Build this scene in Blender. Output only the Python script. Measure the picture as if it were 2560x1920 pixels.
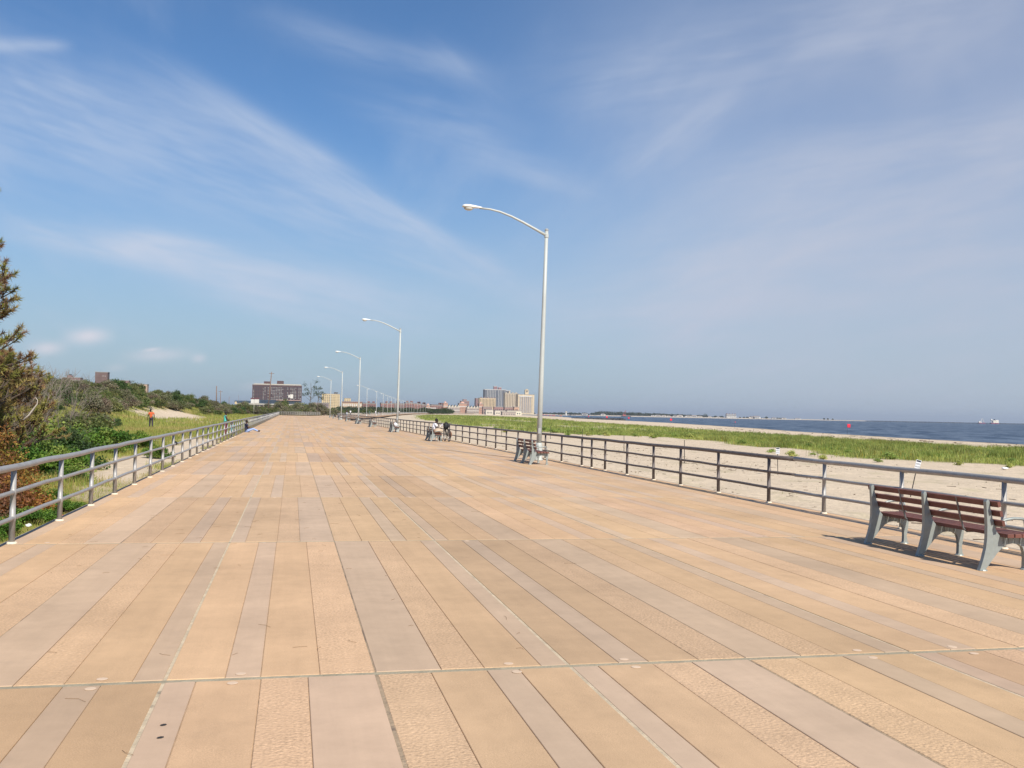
EXPOSURE = 0.55
SUNSTR = 3.9
SKYSTR = 0.068
SKYTINT = (0.68, 0.94, 1.16, 1)
SKYLOW = (4.2, 5.2, 6.1, 1)
CLOUDA = (5.7, 6.5, 8.0, 1)
CLOUDB = (5.4, 5.75, 6.9, 1)
HAZE = 0.00006
import bpy, math, random
import numpy as np
from mathutils import Vector, Matrix

# ------------------------------------------------------------------ camera
for _o in list(bpy.data.objects):
    bpy.data.objects.remove(_o)
SC = bpy.context.scene
COL = SC.collection
FPX, CAMH = 2440.0, 1.65
HZ0, HZS, VPX = 1033.0, 0.0195, 731.0      # horizon height and tilt, vanishing point of the boardwalk


def ray(x, y):
    return np.array([(x - 1280) / FPX, (960 - y) / FPX, -1.0])


def hzn(x):
    return HZ0 + HZS * (x - 1280)


_z = np.cross(ray(2560, hzn(2560)), ray(0, hzn(0)))
_z /= np.linalg.norm(_z)
_y = ray(VPX, hzn(VPX))
_y /= np.linalg.norm(_y)
ROT = np.array([np.cross(_y, _z), _y, _z])
CPOS = np.array([0, 0, CAMH])


def gp(x, y, z=0.0):
    """survey a spot of the place: where the sight line meets the level z"""
    w = ROT @ ray(x, y)
    return Vector(CPOS + w * (z - CAMH) / w[2])


def at(x, y, dist):
    """survey a spot of the place: where the sight line meets the distance dist along the boardwalk"""
    w = ROT @ ray(x, y)
    return Vector(CPOS + w * dist / w[1])


def sdir(x, y):
    w = ROT @ ray(x, y)
    return Vector(w / np.linalg.norm(w))


cam = bpy.data.cameras.new('camera')
camo = bpy.data.objects.new('camera', cam)
COL.objects.link(camo)
cam.sensor_width = 36
cam.lens = 36 * FPX / 2560
cam.clip_start = 0.05
cam.clip_end = 60000
camo.matrix_world = Matrix.Translation(Vector(CPOS)) @ Matrix([list(r) for r in ROT]).to_4x4()
SC.camera = camo
SC.view_settings.view_transform = 'Standard'
SC.view_settings.look = 'None'
SC.view_settings.exposure = EXPOSURE
SC.view_settings.gamma = 1
SC.cycles.use_denoising = True
SC.cycles.max_bounces = 5
SC.cycles.diffuse_bounces = 3
SC.cycles.glossy_bounces = 2
SC.cycles.transmission_bounces = 3
SC.cycles.volume_bounces = 0
SC.cycles.transparent_max_bounces = 8

# ------------------------------------------------------------------ sky and sun
TOSUN = Vector((0.27, -1.08, 1.0)).normalized()
W = bpy.data.worlds.new('World')
SC.world = W
W.use_nodes = True
NT = W.node_tree
NT.nodes.clear()


class NB:
    """small node builder"""

    def __init__(s, nt):
        s.nt = nt

    def new(s, t, **kw):
        n = s.nt.nodes.new(t)
        for k, v in kw.items():
            setattr(n, k, v)
        return n

    def put(s, sock, v):
        if hasattr(v, 'is_linked') or hasattr(v, 'links'):
            s.nt.links.new(v, sock)
        else:
            sock.default_value = v

    def math(s, op, a, b=0.0, c=0.0, clamp=False):
        n = s.new('ShaderNodeMath', operation=op, use_clamp=clamp)
        s.put(n.inputs[0], a)
        s.put(n.inputs[1], b)
        s.put(n.inputs[2], c)
        return n.outputs[0]

    def vmath(s, op, a, b=(0, 0, 0), out=0):
        n = s.new('ShaderNodeVectorMath', operation=op)
        s.put(n.inputs[0], a)
        if op == 'SCALE':
            s.put(n.inputs['Scale'], b)
        else:
            s.put(n.inputs[1], b)
        return n.outputs[out]

    def mix(s, f, a, b, mode='MIX'):
        n = s.new('ShaderNodeMix', data_type='RGBA', blend_type=mode)
        s.put(n.inputs[0], f)
        s.put(n.inputs[6], a)
        s.put(n.inputs[7], b)
        return n.outputs[2]

    def noise(s, vec, scale, detail=4.0, rough=0.55, dist=0.0):
        n = s.new('ShaderNodeTexNoise')
        if vec is not None:
            s.put(n.inputs['Vector'], vec)
        n.inputs['Scale'].default_value = scale
        n.inputs['Detail'].default_value = detail
        n.inputs['Roughness'].default_value = rough
        n.inputs['Distortion'].default_value = dist
        return n.outputs[0]

    def ramp(s, v, a, b, c=0.0, d=1.0, smooth=True):
        n = s.new('ShaderNodeMapRange', interpolation_type='SMOOTHSTEP' if smooth else 'LINEAR')
        s.put(n.inputs[0], v)
        n.inputs[1].default_value = a
        n.inputs[2].default_value = b
        n.inputs[3].default_value = c
        n.inputs[4].default_value = d
        return n.outputs[0]


def build_sky():
    b = NB(NT)
    sky = b.new('ShaderNodeTexSky', sky_type='NISHITA', sun_disc=False)
    sky.sun_elevation = math.asin(TOSUN.z)
    sky.sun_rotation = math.atan2(TOSUN.x, TOSUN.y)
    sky.altitude = 0
    sky.air_density = 1.0
    sky.dust_density = 0.6
    sky.ozone_density = 3.0
    d = b.new('ShaderNodeTexCoord').outputs['Generated']
    sep = b.new('ShaderNodeSeparateXYZ')
    b.put(sep.inputs[0], d)
    x, y, z = sep.outputs
    zz = b.math('ADD', b.math('MAXIMUM', z, 0.0), 0.16)
    comb = b.new('ShaderNodeCombineXYZ')
    b.put(comb.inputs[0], b.math('DIVIDE', x, zz))
    b.put(comb.inputs[1], b.math('DIVIDE', y, zz))
    pl = comb.outputs[0]
    mp = b.new('ShaderNodeMapping')
    b.put(mp.inputs[0], pl)
    mp.inputs['Rotation'].default_value = (0, 0, math.radians(-28))
    mp.inputs['Scale'].default_value = (2.6, 0.75, 1)
    n1 = b.noise(mp.outputs[0], 1.3, 5, 0.6, 0.0)
    n2 = b.noise(d, 3.0, 4, 0.55)
    total = None

    def add(v):
        nonlocal total
        total = v if total is None else b.math('ADD', total, v)

    # wispy high veil everywhere
    veil = b.math('MULTIPLY', b.ramp(n1, 0.42, 0.78), b.ramp(n2, 0.3, 0.7))
    add(b.math('MULTIPLY', veil, 0.30))

    def streak(p, q, w, amp, ends, w1=None, up=1.0, ret=False):
        """a wisp of cirrus along a great circle, its own fibres drawn out along it"""
        dp, dq = sdir(*p), sdir(*q)
        nrm = dp.cross(dq).normalized()
        if nrm.z < 0:
            nrm = -nrm
        mid = (dp + dq).normalized()
        t = (dq - dp).normalized()
        half = dq.dot(t)
        u = b.vmath('DOT_PRODUCT', d, tuple(nrm), out=1)
        v = b.vmath('DOT_PRODUCT', d, tuple(t), out=1)
        cb = b.new('ShaderNodeCombineXYZ')
        b.put(cb.inputs[0], b.math('MULTIPLY', v, 7.0))
        b.put(cb.inputs[1], b.math('MULTIPLY', u, 40.0))
        cb.inputs[2].default_value = p[0] * 0.013 + p[1] * 0.029
        fib = n2 if ret else b.noise(cb.outputs[0], 1.0, 3, 0.62)
        wv = w if w1 is None else b.ramp(v, -half, half, w, w1, False)
        uu = b.math('ADD', u, b.math('MULTIPLY', b.math('SUBTRACT', n2, 0.5), w * 1.3))
        uu = b.math('MULTIPLY', uu, b.ramp(uu, -0.002, 0.004, 1.0, 1.0 / up))
        g = b.math('EXPONENT', b.math('MULTIPLY', b.math('POWER', b.math('DIVIDE', b.math('ABSOLUTE', uu), wv), 2.0), -1.0))
        front = b.ramp(b.vmath('DOT_PRODUCT', d, tuple(mid), out=1), 0.1, 0.4)
        e0 = b.ramp(v, -half - ends[0], -half + ends[0])
        e1 = b.ramp(v, half - ends[1], half + ends[1], 1.0, 0.0)
        m = b.math('MULTIPLY', b.math('MULTIPLY', g, front), b.math('MULTIPLY', e0, e1))
        m = b.math('MULTIPLY', m, b.ramp(fib, 0.30, 0.68, 0.30, 1.0))
        m = b.math('MULTIPLY', m, amp)
        if ret:
            return m
        add(m)

    streak((-250, 170), (1230, 690), 0.062, 0.50, (0.05, 0.10), 0.022)
    streak((440, 195), (1280, 705), 0.026, 0.46, (0.10, 0.10), 0.016, 0.5)
    streak((100, 180), (760, 400), 0.022, 0.22, (0.06, 0.08))
    streak((20, 553), (640, 712), 0.013, 0.62, (0.04, 0.06))
    streak((280, 605), (1050, 775), 0.018, 0.66, (0.04, 0.12), 0.026)
    streak((320, 588), (560, 630), 0.012, 0.52, (0.03, 0.04), None, 0.6)
    streak((480, 715), (960, 825), 0.016, 0.44, (0.06, 0.1))
    streak((-60, 108), (165, 110), 0.006, 0.40, (0.02, 0.012))
    streak((700, 60), (1180, 190), 0.016, 0.26, (0.06, 0.05))
    streak((1080, 120), (1240, 250), 0.014, 0.22, (0.03, 0.04))
    streak((900, 250), (1270, 350), 0.020, 0.26, (0.06, 0.05))
    streak((1180, 385), (1450, 470), 0.016, 0.26, (0.05, 0.05))
    streak((1560, 440), (1820, 245), 0.014, 0.20, (0.05, 0.04))
    streak((1400, 215), (2400, 40), 0.035, 0.24, (0.10, 0.1))
    streak((1850, 440), (2700, 320), 0.030, 0.26, (0.10, 0.1))
    streak((1330, 805), (1800, 775), 0.020, 0.30, (0.07, 0.1))
    streak((1450, 720), (2700, 420), 0.05, 0.20, (0.12, 0.1))
    streak((1300, 800), (2800, 640), 0.045, 0.22, (0.12, 0.1))
    puff = None
    for px, py, sx, sy, amp in ((222, 840, 60, 17, 1.1), (118, 870, 48, 14, 0.9), (400, 888, 90, 14, 0.8), (380, 874, 26, 4, 0.8), (497, 897, 22, 10, 0.8), (290, 920, 30, 9, 0.4), (650, 965, 60, 10, 0.45)):
        m = streak((px - sx * .6, py + 2), (px + sx * .6, py - 2), sy / FPX, amp, (sx * 0.7 / FPX, sx * 0.7 / FPX), None, 1.0, True)
        puff = m if puff is None else b.math('ADD', puff, m)
    # the veil thickens to the right, over the sea
    side = b.vmath('DOT_PRODUCT', d, tuple(sdir(3200, 700)), out=1)
    add(b.math('MULTIPLY', b.ramp(side, 0.70, 1.0), b.ramp(n2, 0.25, 0.75, 0.36, 0.72)))
    mask = b.math('MINIMUM', total, 0.92)
    # colour of the clear air, nudged towards the photograph's blue
    air = b.mix(1.0, sky.outputs[0], SKYTINT, 'MULTIPLY')
    low = b.ramp(z, 0.0, 0.30, 1.0, 0.0)
    air = b.mix(b.math('MULTIPLY', low, 0.75), air, SKYLOW)
    warm = b.mix(b.ramp(side, 0.7, 1.0), CLOUDA, CLOUDB)
    out = b.mix(mask, air, warm)
    out = b.mix(b.math('MINIMUM', puff, 0.9), out, (8.2, 7.8, 8.4, 1))
    bg = b.new('ShaderNodeBackground')
    b.put(bg.inputs[0], out)
    bg.inputs[1].default_value = SKYSTR
    wo = b.new('ShaderNodeOutputWorld')
    NT.links.new(bg.outputs[0], wo.inputs[0])


build_sky()
W.cycles.sampling_method = 'MANUAL'
W.cycles.sample_map_resolution = 512
sun = bpy.data.lights.new('sun', 'SUN')
suno = bpy.data.objects.new('sun', sun)
COL.objects.link(suno)
sun.energy = SUNSTR
sun.angle = math.radians(0.53)
sun.color = (1.0, 0.94, 0.83)
suno.rotation_euler = (-TOSUN).to_track_quat('-Z', 'Y').to_euler()
suno.location = (0, 0, 60)

# ------------------------------------------------------------------ materials
MATS = {}


def material(name, col, rough=0.7, metal=0.0, var=0.15, vscale=6.0, bump=0.0, bscale=40.0, attr=None, coords='Object', bdist=0.02, spec=0.4, trans=0.0, objcol=False, stain=None):
    if name in MATS:
        return MATS[name]
    m = bpy.data.materials.new(name)
    m.use_nodes = True
    b = NB(m.node_tree)
    p = m.node_tree.nodes['Principled BSDF']
    p.inputs['Roughness'].default_value = rough
    p.inputs['Metallic'].default_value = metal
    p.inputs['Specular IOR Level'].default_value = spec
    if coords == 'World':
        vec = b.new('ShaderNodeNewGeometry').outputs['Position']
    else:
        vec = b.new('ShaderNodeTexCoord').outputs[coords]
    if attr:
        a = b.new('ShaderNodeAttribute', attribute_name=attr)
        base = a.outputs[0]
    else:
        base = (*col, 1)
    n = b.noise(vec, vscale, 5, 0.6)
    k = b.ramp(n, 0.25, 0.75, 1 - var, 1 + var, smooth=False)
    cc = b.vmath('SCALE', base if attr else tuple(col), k)
    if objcol:
        oc = b.new('ShaderNodeObjectInfo').outputs['Color']
        cc = b.vmath('MULTIPLY', cc, oc)
    if stain:
        scol, sscale, lo, hi = stain
        sn = b.ramp(b.noise(vec, sscale, 6, 0.65), lo, hi)
        cc = b.mix(sn, cc, (*scol, 1))
    b.put(p.inputs['Base Color'], cc)
    if trans:
        p.inputs['Transmission Weight'].default_value = trans
    if bump:
        bn = b.new('ShaderNodeBump')
        bn.inputs['Strength'].default_value = min(1.0, bump)
        bn.inputs['Distance'].default_value = bdist
        b.put(bn.inputs['Height'], b.noise(vec, bscale, 3, 0.6))
        b.put(p.inputs['Normal'], bn.outputs[0])
    MATS[name] = m
    return m


def leaf_material(name, rough=0.6, trans=0.25):
    """foliage coloured leaf by leaf from the mesh, with light passing through"""
    if name in MATS:
        return MATS[name]
    m = bpy.data.materials.new(name)
    m.use_nodes = True
    b = NB(m.node_tree)
    nt = m.node_tree
    p = nt.nodes['Principled BSDF']
    a = b.new('ShaderNodeAttribute', attribute_name='col').outputs[0]
    oc = b.new('ShaderNodeObjectInfo').outputs['Color']
    cc = b.vmath('MULTIPLY', a, oc)
    b.put(p.inputs['Base Color'], cc)
    p.inputs['Roughness'].default_value = rough
    p.inputs['Specular IOR Level'].default_value = 0.2
    tr = b.new('ShaderNodeBsdfTranslucent')
    b.put(tr.inputs[0], b.vmath('MULTIPLY', cc, (1.2, 1.25, 0.7)))
    ms = b.new('ShaderNodeMixShader')
    ms.inputs[0].default_value = trans
    nt.links.new(p.outputs[0], ms.inputs[1])
    nt.links.new(tr.outputs[0], ms.inputs[2])
    nt.links.new(ms.outputs[0], nt.nodes['Material Output'].inputs[0])
    MATS[name] = m
    return m


def plank_material(name, col, coarse, attr=False):
    m = bpy.data.materials.new(name)
    m.use_nodes = True
    b = NB(m.node_tree)
    p = m.node_tree.nodes['Principled BSDF']
    pos = b.new('ShaderNodeNewGeometry').outputs['Position']
    if attr:
        tint = b.new('ShaderNodeAttribute', attribute_name='col').outputs[0]
    else:
        tint = b.new('ShaderNodeObjectInfo').outputs['Color']
    cc = b.vmath('MULTIPLY', tuple(col), tint)
    big = b.ramp(b.noise(pos, 0.55, 6, 0.62), 0.28, 0.72, 0.84, 1.10, False)
    cc = b.vmath('SCALE', cc, big)
    mid = b.ramp(b.noise(pos, 5.0, 5, 0.6), 0.25, 0.75, 0.94, 1.06, False)
    cc = b.vmath('SCALE', cc, mid)
    lm = b.new('ShaderNodeMapping')
    b.put(lm.inputs[0], pos)
    lm.inputs['Scale'].default_value = (9.0, 0.5, 1.0)
    cc = b.vmath('SCALE', cc, b.ramp(b.noise(lm.outputs[0], 1.0, 5, 0.65), 0.25, 0.75, 0.95, 1.05, False))
    scuff = b.ramp(b.noise(pos, 2.4, 8, 0.75, 1.2), 0.60, 0.72, 0.0, 0.22)
    cc = b.mix(scuff, cc, b.vmath('MULTIPLY', cc, (1.16, 1.14, 1.12)))
    gs = {0: 260.0, 1: 120.0, 2: 52.0}[coarse]
    gr = b.noise(pos, gs, 2, 0.6)
    lo, hi = {0: (0.95, 1.05), 1: (0.84, 1.14), 2: (0.70, 1.20)}[coarse]
    gk = b.ramp(gr, 0.3, 0.7, lo, hi, False)
    worn = b.ramp(b.noise(pos, 1.9, 5, 0.65), 0.35, 0.65, 0.25, 1.0)
    cc = b.vmath('SCALE', cc, b.math('ADD', 1.0, b.math('MULTIPLY', b.math('SUBTRACT', gk, 1.0), worn)))
    # traffic dirt and damp stains with their own outline
    st = b.ramp(b.noise(pos, 1.3, 7, 0.7, 0.5), 0.54, 0.80, 0.0, 0.42)
    cc = b.mix(st, cc, b.vmath('MULTIPLY', cc, (0.66, 0.68, 0.72)))
    b.put(p.inputs['Base Color'], cc)
    p.inputs['Roughness'].default_value = 0.85
    p.inputs['Specular IOR Level'].default_value = 0.25
    bn = b.new('ShaderNodeBump')
    bn.inputs['Strength'].default_value = {0: 0.10, 1: 0.35, 2: 0.65}[coarse]
    bn.inputs['Distance'].default_value = {0: 0.002, 1: 0.005, 2: 0.011}[coarse]
    b.put(bn.inputs['Height'], b.noise(pos, {0: 90, 1: 130, 2: 44}[coarse], 2, 0.5))
    b.put(p.inputs['Normal'], bn.outputs[0])
    return m


# ------------------------------------------------------------------ mesh helpers
class MB:
    def __init__(s):
        s.v, s.f = [], []

    def add(s, verts, faces):
        o = len(s.v)
        s.v += [tuple(q) for q in verts]
        s.f += [tuple(i + o for i in q) for q in faces]
        return s

    def box(s, c, d, rz=0.0, m=None):
        hx, hy, hz = d[0] / 2, d[1] / 2, d[2] / 2
        vs = [Vector((x, y, z)) for x in (-hx, hx) for y in (-hy, hy) for z in (-hz, hz)]
        R = Matrix.Rotation(rz, 3, 'Z') if m is None else m
        vs = [R @ q + Vector(c) for q in vs]
        return s.add(vs, [(0, 1, 3, 2), (4, 6, 7, 5), (0, 4, 5, 1), (2, 3, 7, 6), (0, 2, 6, 4), (1, 5, 7, 3)])

    def cbox(s, c, d, ch):
        """box whose top edges are chamfered"""
        hx, hy, hz = d[0] / 2, d[1] / 2, d[2] / 2
        x, y, z = c
        vs = []
        for (ex, ey, ez) in ((hx, hy, -hz), (hx, hy, hz - ch), (hx - ch, hy - ch, hz)):
            vs += [(x - ex, y - ey, z + ez), (x + ex, y - ey, z + ez), (x + ex, y + ey, z + ez), (x - ex, y + ey, z + ez)]
        fs = [(3, 2, 1, 0), (8, 9, 10, 11)]
        for k in (0, 4):
            for i in range(4):
                j = (i + 1) % 4
                fs.append((k + i, k + j, k + 4 + j, k + 4 + i))
        return s.add(vs, fs)

    def tube(s, pts, rad, n=8, cap=True):
        pts = [Vector(q) for q in pts]
        if not hasattr(rad, '__len__'):
            rad = [rad] * len(pts)
        rings = []
        ref = None
        for i, q in enumerate(pts):
            t = (pts[min(i + 1, len(pts) - 1)] - pts[max(i - 1, 0)]).normalized()
            if ref is None:
                ref = Vector((0, 0, 1)) if abs(t.z) < 0.9 else Vector((1, 0, 0))
            a = (ref - t * ref.dot(t)).normalized()
            ref = a
            c = t.cross(a)
            rings.append([q + (a * math.cos(2 * math.pi * k / n) + c * math.sin(2 * math.pi * k / n)) * rad[i] for k in range(n)])
        vs = [q for r in rings for q in r]
        fs = []
        for i in range(len(pts) - 1):
            for k in range(n):
                j = (k + 1) % n
                fs.append((i * n + k, i * n + j, (i + 1) * n + j, (i + 1) * n + k))
        if cap:
            fs.append(tuple(range(n - 1, -1, -1)))
            e = (len(pts) - 1) * n
            fs.append(tuple(range(e, e + n)))
        return s.add(vs, fs)

    def prism(s, poly, y0, y1):
        """polygon in x,z extruded along y"""
        n = len(poly)
        vs = [(p[0], y0, p[1]) for p in poly] + [(p[0], y1, p[1]) for p in poly]
        fs = [tuple(range(n)), tuple(range(2 * n - 1, n - 1, -1))]
        fs += [(i, i + n, (i + 1) % n + n, (i + 1) % n) for i in range(n)]
        return s.add(vs, fs)

    def lathe(s, prof, n=16, c=(0, 0, 0)):
        vs = []
        for r, z in prof:
            vs += [(c[0] + r * math.cos(2 * math.pi * k / n), c[1] + r * math.sin(2 * math.pi * k / n), c[2] + z) for k in range(n)]
        fs = []
        for i in range(len(prof) - 1):
            for k in range(n):
                j = (k + 1) % n
                fs.append((i * n + k, i * n + j, (i + 1) * n + j, (i + 1) * n + k))
        fs.append(tuple(range(n - 1, -1, -1)))
        e = (len(prof) - 1) * n
        fs.append(tuple(range(e, e + n)))
        return s.add(vs, fs)

    def ell(s, c, r, nu=12, nv=8, jit=0.0, rng=None):
        vs, fs = [], []
        for i in range(nv + 1):
            th = math.pi * i / nv
            for k in range(nu):
                ph = 2 * math.pi * k / nu
                q = 1.0 + (rng.uniform(-jit, jit) if rng else 0)
                vs.append((c[0] + r[0] * q * math.sin(th) * math.cos(ph), c[1] + r[1] * q * math.sin(th) * math.sin(ph), c[2] + r[2] * q * math.cos(th)))
        for i in range(nv):
            for k in range(nu):
                j = (k + 1) % nu
                fs.append((i * nu + k, (i + 1) * nu + k, (i + 1) * nu + j, i * nu + j))
        return s.add(vs, fs)

    def mesh(s, name, mat=None, smooth=False):
        me = bpy.data.meshes.new(name)
        me.from_pydata([tuple(q) for q in s.v], [], s.f)
        me.validate()
        if mat:
            me.materials.append(mat)
        if smooth:
            me.polygons.foreach_set('use_smooth', [True] * len(me.polygons))
        return me

    def build(s, name, mat, parent=None, smooth=False, loc=None):
        o = bpy.data.objects.new(name, s.mesh(name, mat, smooth))
        COL.objects.link(o)
        if parent:
            o.parent = parent
        if loc:
            o.location = loc
        return o


def inst(name, me, parent=None, loc=(0, 0, 0), rot=(0, 0, 0), scale=None, color=None):
    o = bpy.data.objects.new(name, me)
    COL.objects.link(o)
    o.parent = parent
    o.location = loc
    o.rotation_euler = rot
    if scale:
        o.scale = scale if hasattr(scale, '__len__') else (scale,) * 3
    if color:
        o.color = (*color, 1)
    return o


def tag(o, label=None, cat=None, group=None, kind=None):
    if label:
        o['label'] = label
    if cat:
        o['category'] = cat
    if group:
        o['group'] = group
    if kind:
        o['kind'] = kind
    return o


def thing(name, label, cat, loc=(0, 0, 0), rz=0.0, group=None):
    o = bpy.data.objects.new(name, None)
    o.empty_display_size = 0.2
    COL.objects.link(o)
    o.location = loc
    o.rotation_euler = (0, 0, rz)
    return tag(o, label, cat, group)


def copy_tree(o, parent=None):
    c = o.copy()
    COL.objects.link(c)
    c.parent = parent
    for ch in list(o.children):
        copy_tree(ch, c)
    return c


def soup(name, verts, tri, cols, mat, parent=None):
    """one mesh out of many leaf sized faces; verts (n,3), tri (m,3 or 4), cols (n,3)"""
    me = bpy.data.meshes.new(name)
    nv, (nf, k) = len(verts), tri.shape
    me.vertices.add(nv)
    me.vertices.foreach_set('co', np.ascontiguousarray(verts, dtype=np.float32).ravel())
    me.loops.add(nf * k)
    me.loops.foreach_set('vertex_index', np.ascontiguousarray(tri, dtype=np.int32).ravel())
    me.polygons.add(nf)
    me.polygons.foreach_set('loop_start', np.arange(0, nf * k, k, dtype=np.int32))
    me.update(calc_edges=True)
    ca = me.color_attributes.new('col', 'FLOAT_COLOR', 'POINT')
    ca.data.foreach_set('color', np.concatenate([np.clip(cols, 0, 1), np.ones((nv, 1))], 1).astype(np.float32).ravel())
    me.materials.append(mat)
    if parent == 'mesh':
        return me
    o = bpy.data.objects.new(name, me)
    COL.objects.link(o)
    o.parent = parent
    return o


def _hash(ix, iy, s):
    h = (ix.astype(np.int64) * 374761393 + iy.astype(np.int64) * 668265263 + s * 974634777) & 0x7fffffff
    h = ((h ^ (h >> 13)) * 1274126177) & 0x7fffffff
    return ((h ^ (h >> 16)) & 0xffff) / 65535.0


def vnoise(x, y, s=0):
    ix, iy = np.floor(x), np.floor(y)
    fx, fy = x - ix, y - iy
    fx, fy = fx * fx * (3 - 2 * fx), fy * fy * (3 - 2 * fy)
    a, b_, c, d = _hash(ix, iy, s), _hash(ix + 1, iy, s), _hash(ix, iy + 1, s), _hash(ix + 1, iy + 1, s)
    return (a * (1 - fx) + b_ * fx) * (1 - fy) + (c * (1 - fx) + d * fx) * fy


def fbm(x, y, s=0, o=4):
    t, a, k = 0, 0.5, 1.0
    for i in range(o):
        t = t + a * vnoise(x * k, y * k, s + i * 7)
        a *= 0.5
        k *= 2.03
    return t / (1 - 0.5 ** o)


def sstep(x, a, b_):
    t = np.clip((x - a) / (b_ - a), 0, 1)
    return t * t * (3 - 2 * t)
RNG = np.random.default_rng(7)
random.seed(7)

# ------------------------------------------------------------------ sea and land
SEA_Z = -2.6
mw = bpy.data.materials.new('sea_water')
mw.use_nodes = True
_b = NB(mw.node_tree)
_p = mw.node_tree.nodes['Principled BSDF']
_pos = _b.new('ShaderNodeNewGeometry').outputs['Position']
_cb = _b.new('ShaderNodeCombineXYZ')
_b.put(_cb.inputs[0], _b.math('MULTIPLY', _b.vmath('DOT_PRODUCT', _pos, (0.83, -0.55, 0), out=1), 0.11))
_b.put(_cb.inputs[1], _b.math('MULTIPLY', _b.vmath('DOT_PRODUCT', _pos, (0.55, 0.83, 0), out=1), 0.018))
_n = _b.noise(_cb.outputs[0], 1.0, 5, 0.7)
_b.put(_p.inputs['Base Color'], _b.mix(_b.ramp(_n, 0.36, 0.66), (0.016, 0.042, 0.085, 1), (0.115, 0.155, 0.215, 1)))  # light and dark of ripples and sky reflection painted into the water colour
_p.inputs['Roughness'].default_value = 0.35
_p.inputs['IOR'].default_value = 1.33
_p.inputs['Specular IOR Level'].default_value = 0.04
_bn = _b.new('ShaderNodeBump')
_bn.inputs['Strength'].default_value = 1.0
_bn.inputs['Distance'].default_value = 0.9
_w1 = _b.noise(_pos, 0.22, 5, 0.6)
_w2 = _b.noise(_pos, 0.05, 3, 0.5)
_b.put(_bn.inputs['Height'], _b.math('ADD', _w1, _b.math('MULTIPLY', _w2, 1.6)))
_b.put(_p.inputs['Normal'], _bn.outputs[0])
_sea = MB()
_sea.add([(-30000, -3000, SEA_Z), (40000, -3000, SEA_Z), (40000, 45000, SEA_Z), (-30000, 45000, SEA_Z)], [(0, 1, 2, 3)])
tag(_sea.build('sea', mw), kind='structure')


def shore_x(Y):
    return np.interp(Y, [-300, 100, 168, 225, 360, 558, 690, 844, 1200, 1600, 2200, 4000, 9000],
                     [150, 141, 143, 149, 183, 231, 254, 280, 350, 445, 520, 560, 600]) + 3 * (vnoise(Y * 0.03, Y * 0, 3) - 0.5)


def toe_x(Y):
    return np.interp(Y, [-50, 0, 20, 60, 97, 150, 190, 240, 300, 420, 900], [-8, -8.5, -9, -11.5, -15.5, -19, -20.5, -14, -8, -6, -6])


def grass_near(Y):
    return np.interp(Y, [0, 40, 47, 58, 78, 91, 101, 115, 140, 200, 324, 500, 700], [42, 41, 40, 36, 41, 44, 40.5, 34, 32, 33, 41, 62, 95])


def grass_far(Y):
    return np.interp(Y, [0, 79, 100, 140, 205, 270, 507, 725], [66, 67, 67, 72, 83, 90, 127, 140])


def grass_mask(X, Y):
    nz = fbm(X * 0.22, Y * 0.10, 11)
    edge = (nz - 0.5) * 9
    gn, gf = grass_near(Y) + edge, grass_far(Y) + edge * 0.6
    m = sstep(X, gn - 0.6, gn + 1.6) * (1 - sstep(X, gf - 2.5, gf + 1.5))
    gap = np.maximum(sstep(fbm(X * 0.14 + 9, Y * 0.022 + 4, 23), 0.58, 0.66) * sstep(Y, 120, 190), 0.9 * sstep(fbm(X * 0.35, Y * 0.22, 27), 0.60, 0.70))
    strip = (1 - sstep(np.abs(X - np.interp(Y, [150, 230, 320, 430], [78, 69, 70, 62]) + (nz - .5) * 6), 1.5, 5.0)) * sstep(Y, 190, 230) * (1 - sstep(Y, 420, 460))
    m = m * (1 - 0.95 * np.maximum(gap, strip)) * (1 - sstep(Y, 640, 760))
    return m


def sand_left(X, Y):
    nz = (fbm(X * 0.5, Y * 0.25, 31) - 0.5)
    e = (nz * 2.2)
    s1 = (1 - sstep(np.abs(X + 5.25) + e, 0.9, 1.7)) * sstep(Y + e * 4, 25, 30) * (1 - sstep(Y + e * 6, 62, 72))
    s2 = 1 - sstep(((X + 21.5) / 7.5) ** 2 + ((Y - 192) / 30) ** 2 + nz * 1.6, 0.55, 1.05)
    s3 = sstep(fbm(X * 0.35, Y * 0.09, 41), 0.53, 0.60) * sstep(Y, 85, 110) * (1 - sstep(Y, 190, 220)) * (1 - sstep(toe_x(Y) - X, -1, 3)) * 0.8
    s4 = (1 - sstep(np.abs(X + 7.5 + e), 1.2, 2.4)) * sstep(Y, 150, 165) * (1 - sstep(Y, 200, 215))
    s5 = sstep(fbm(X * 0.9, Y * 0.5, 47), 0.60, 0.68) * 0.5 * (1 - sstep(toe_x(Y) - X, 0, 5))
    return np.clip(np.maximum.reduce([s1, s2, s3, s4, s5]), 0, 1)


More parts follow.
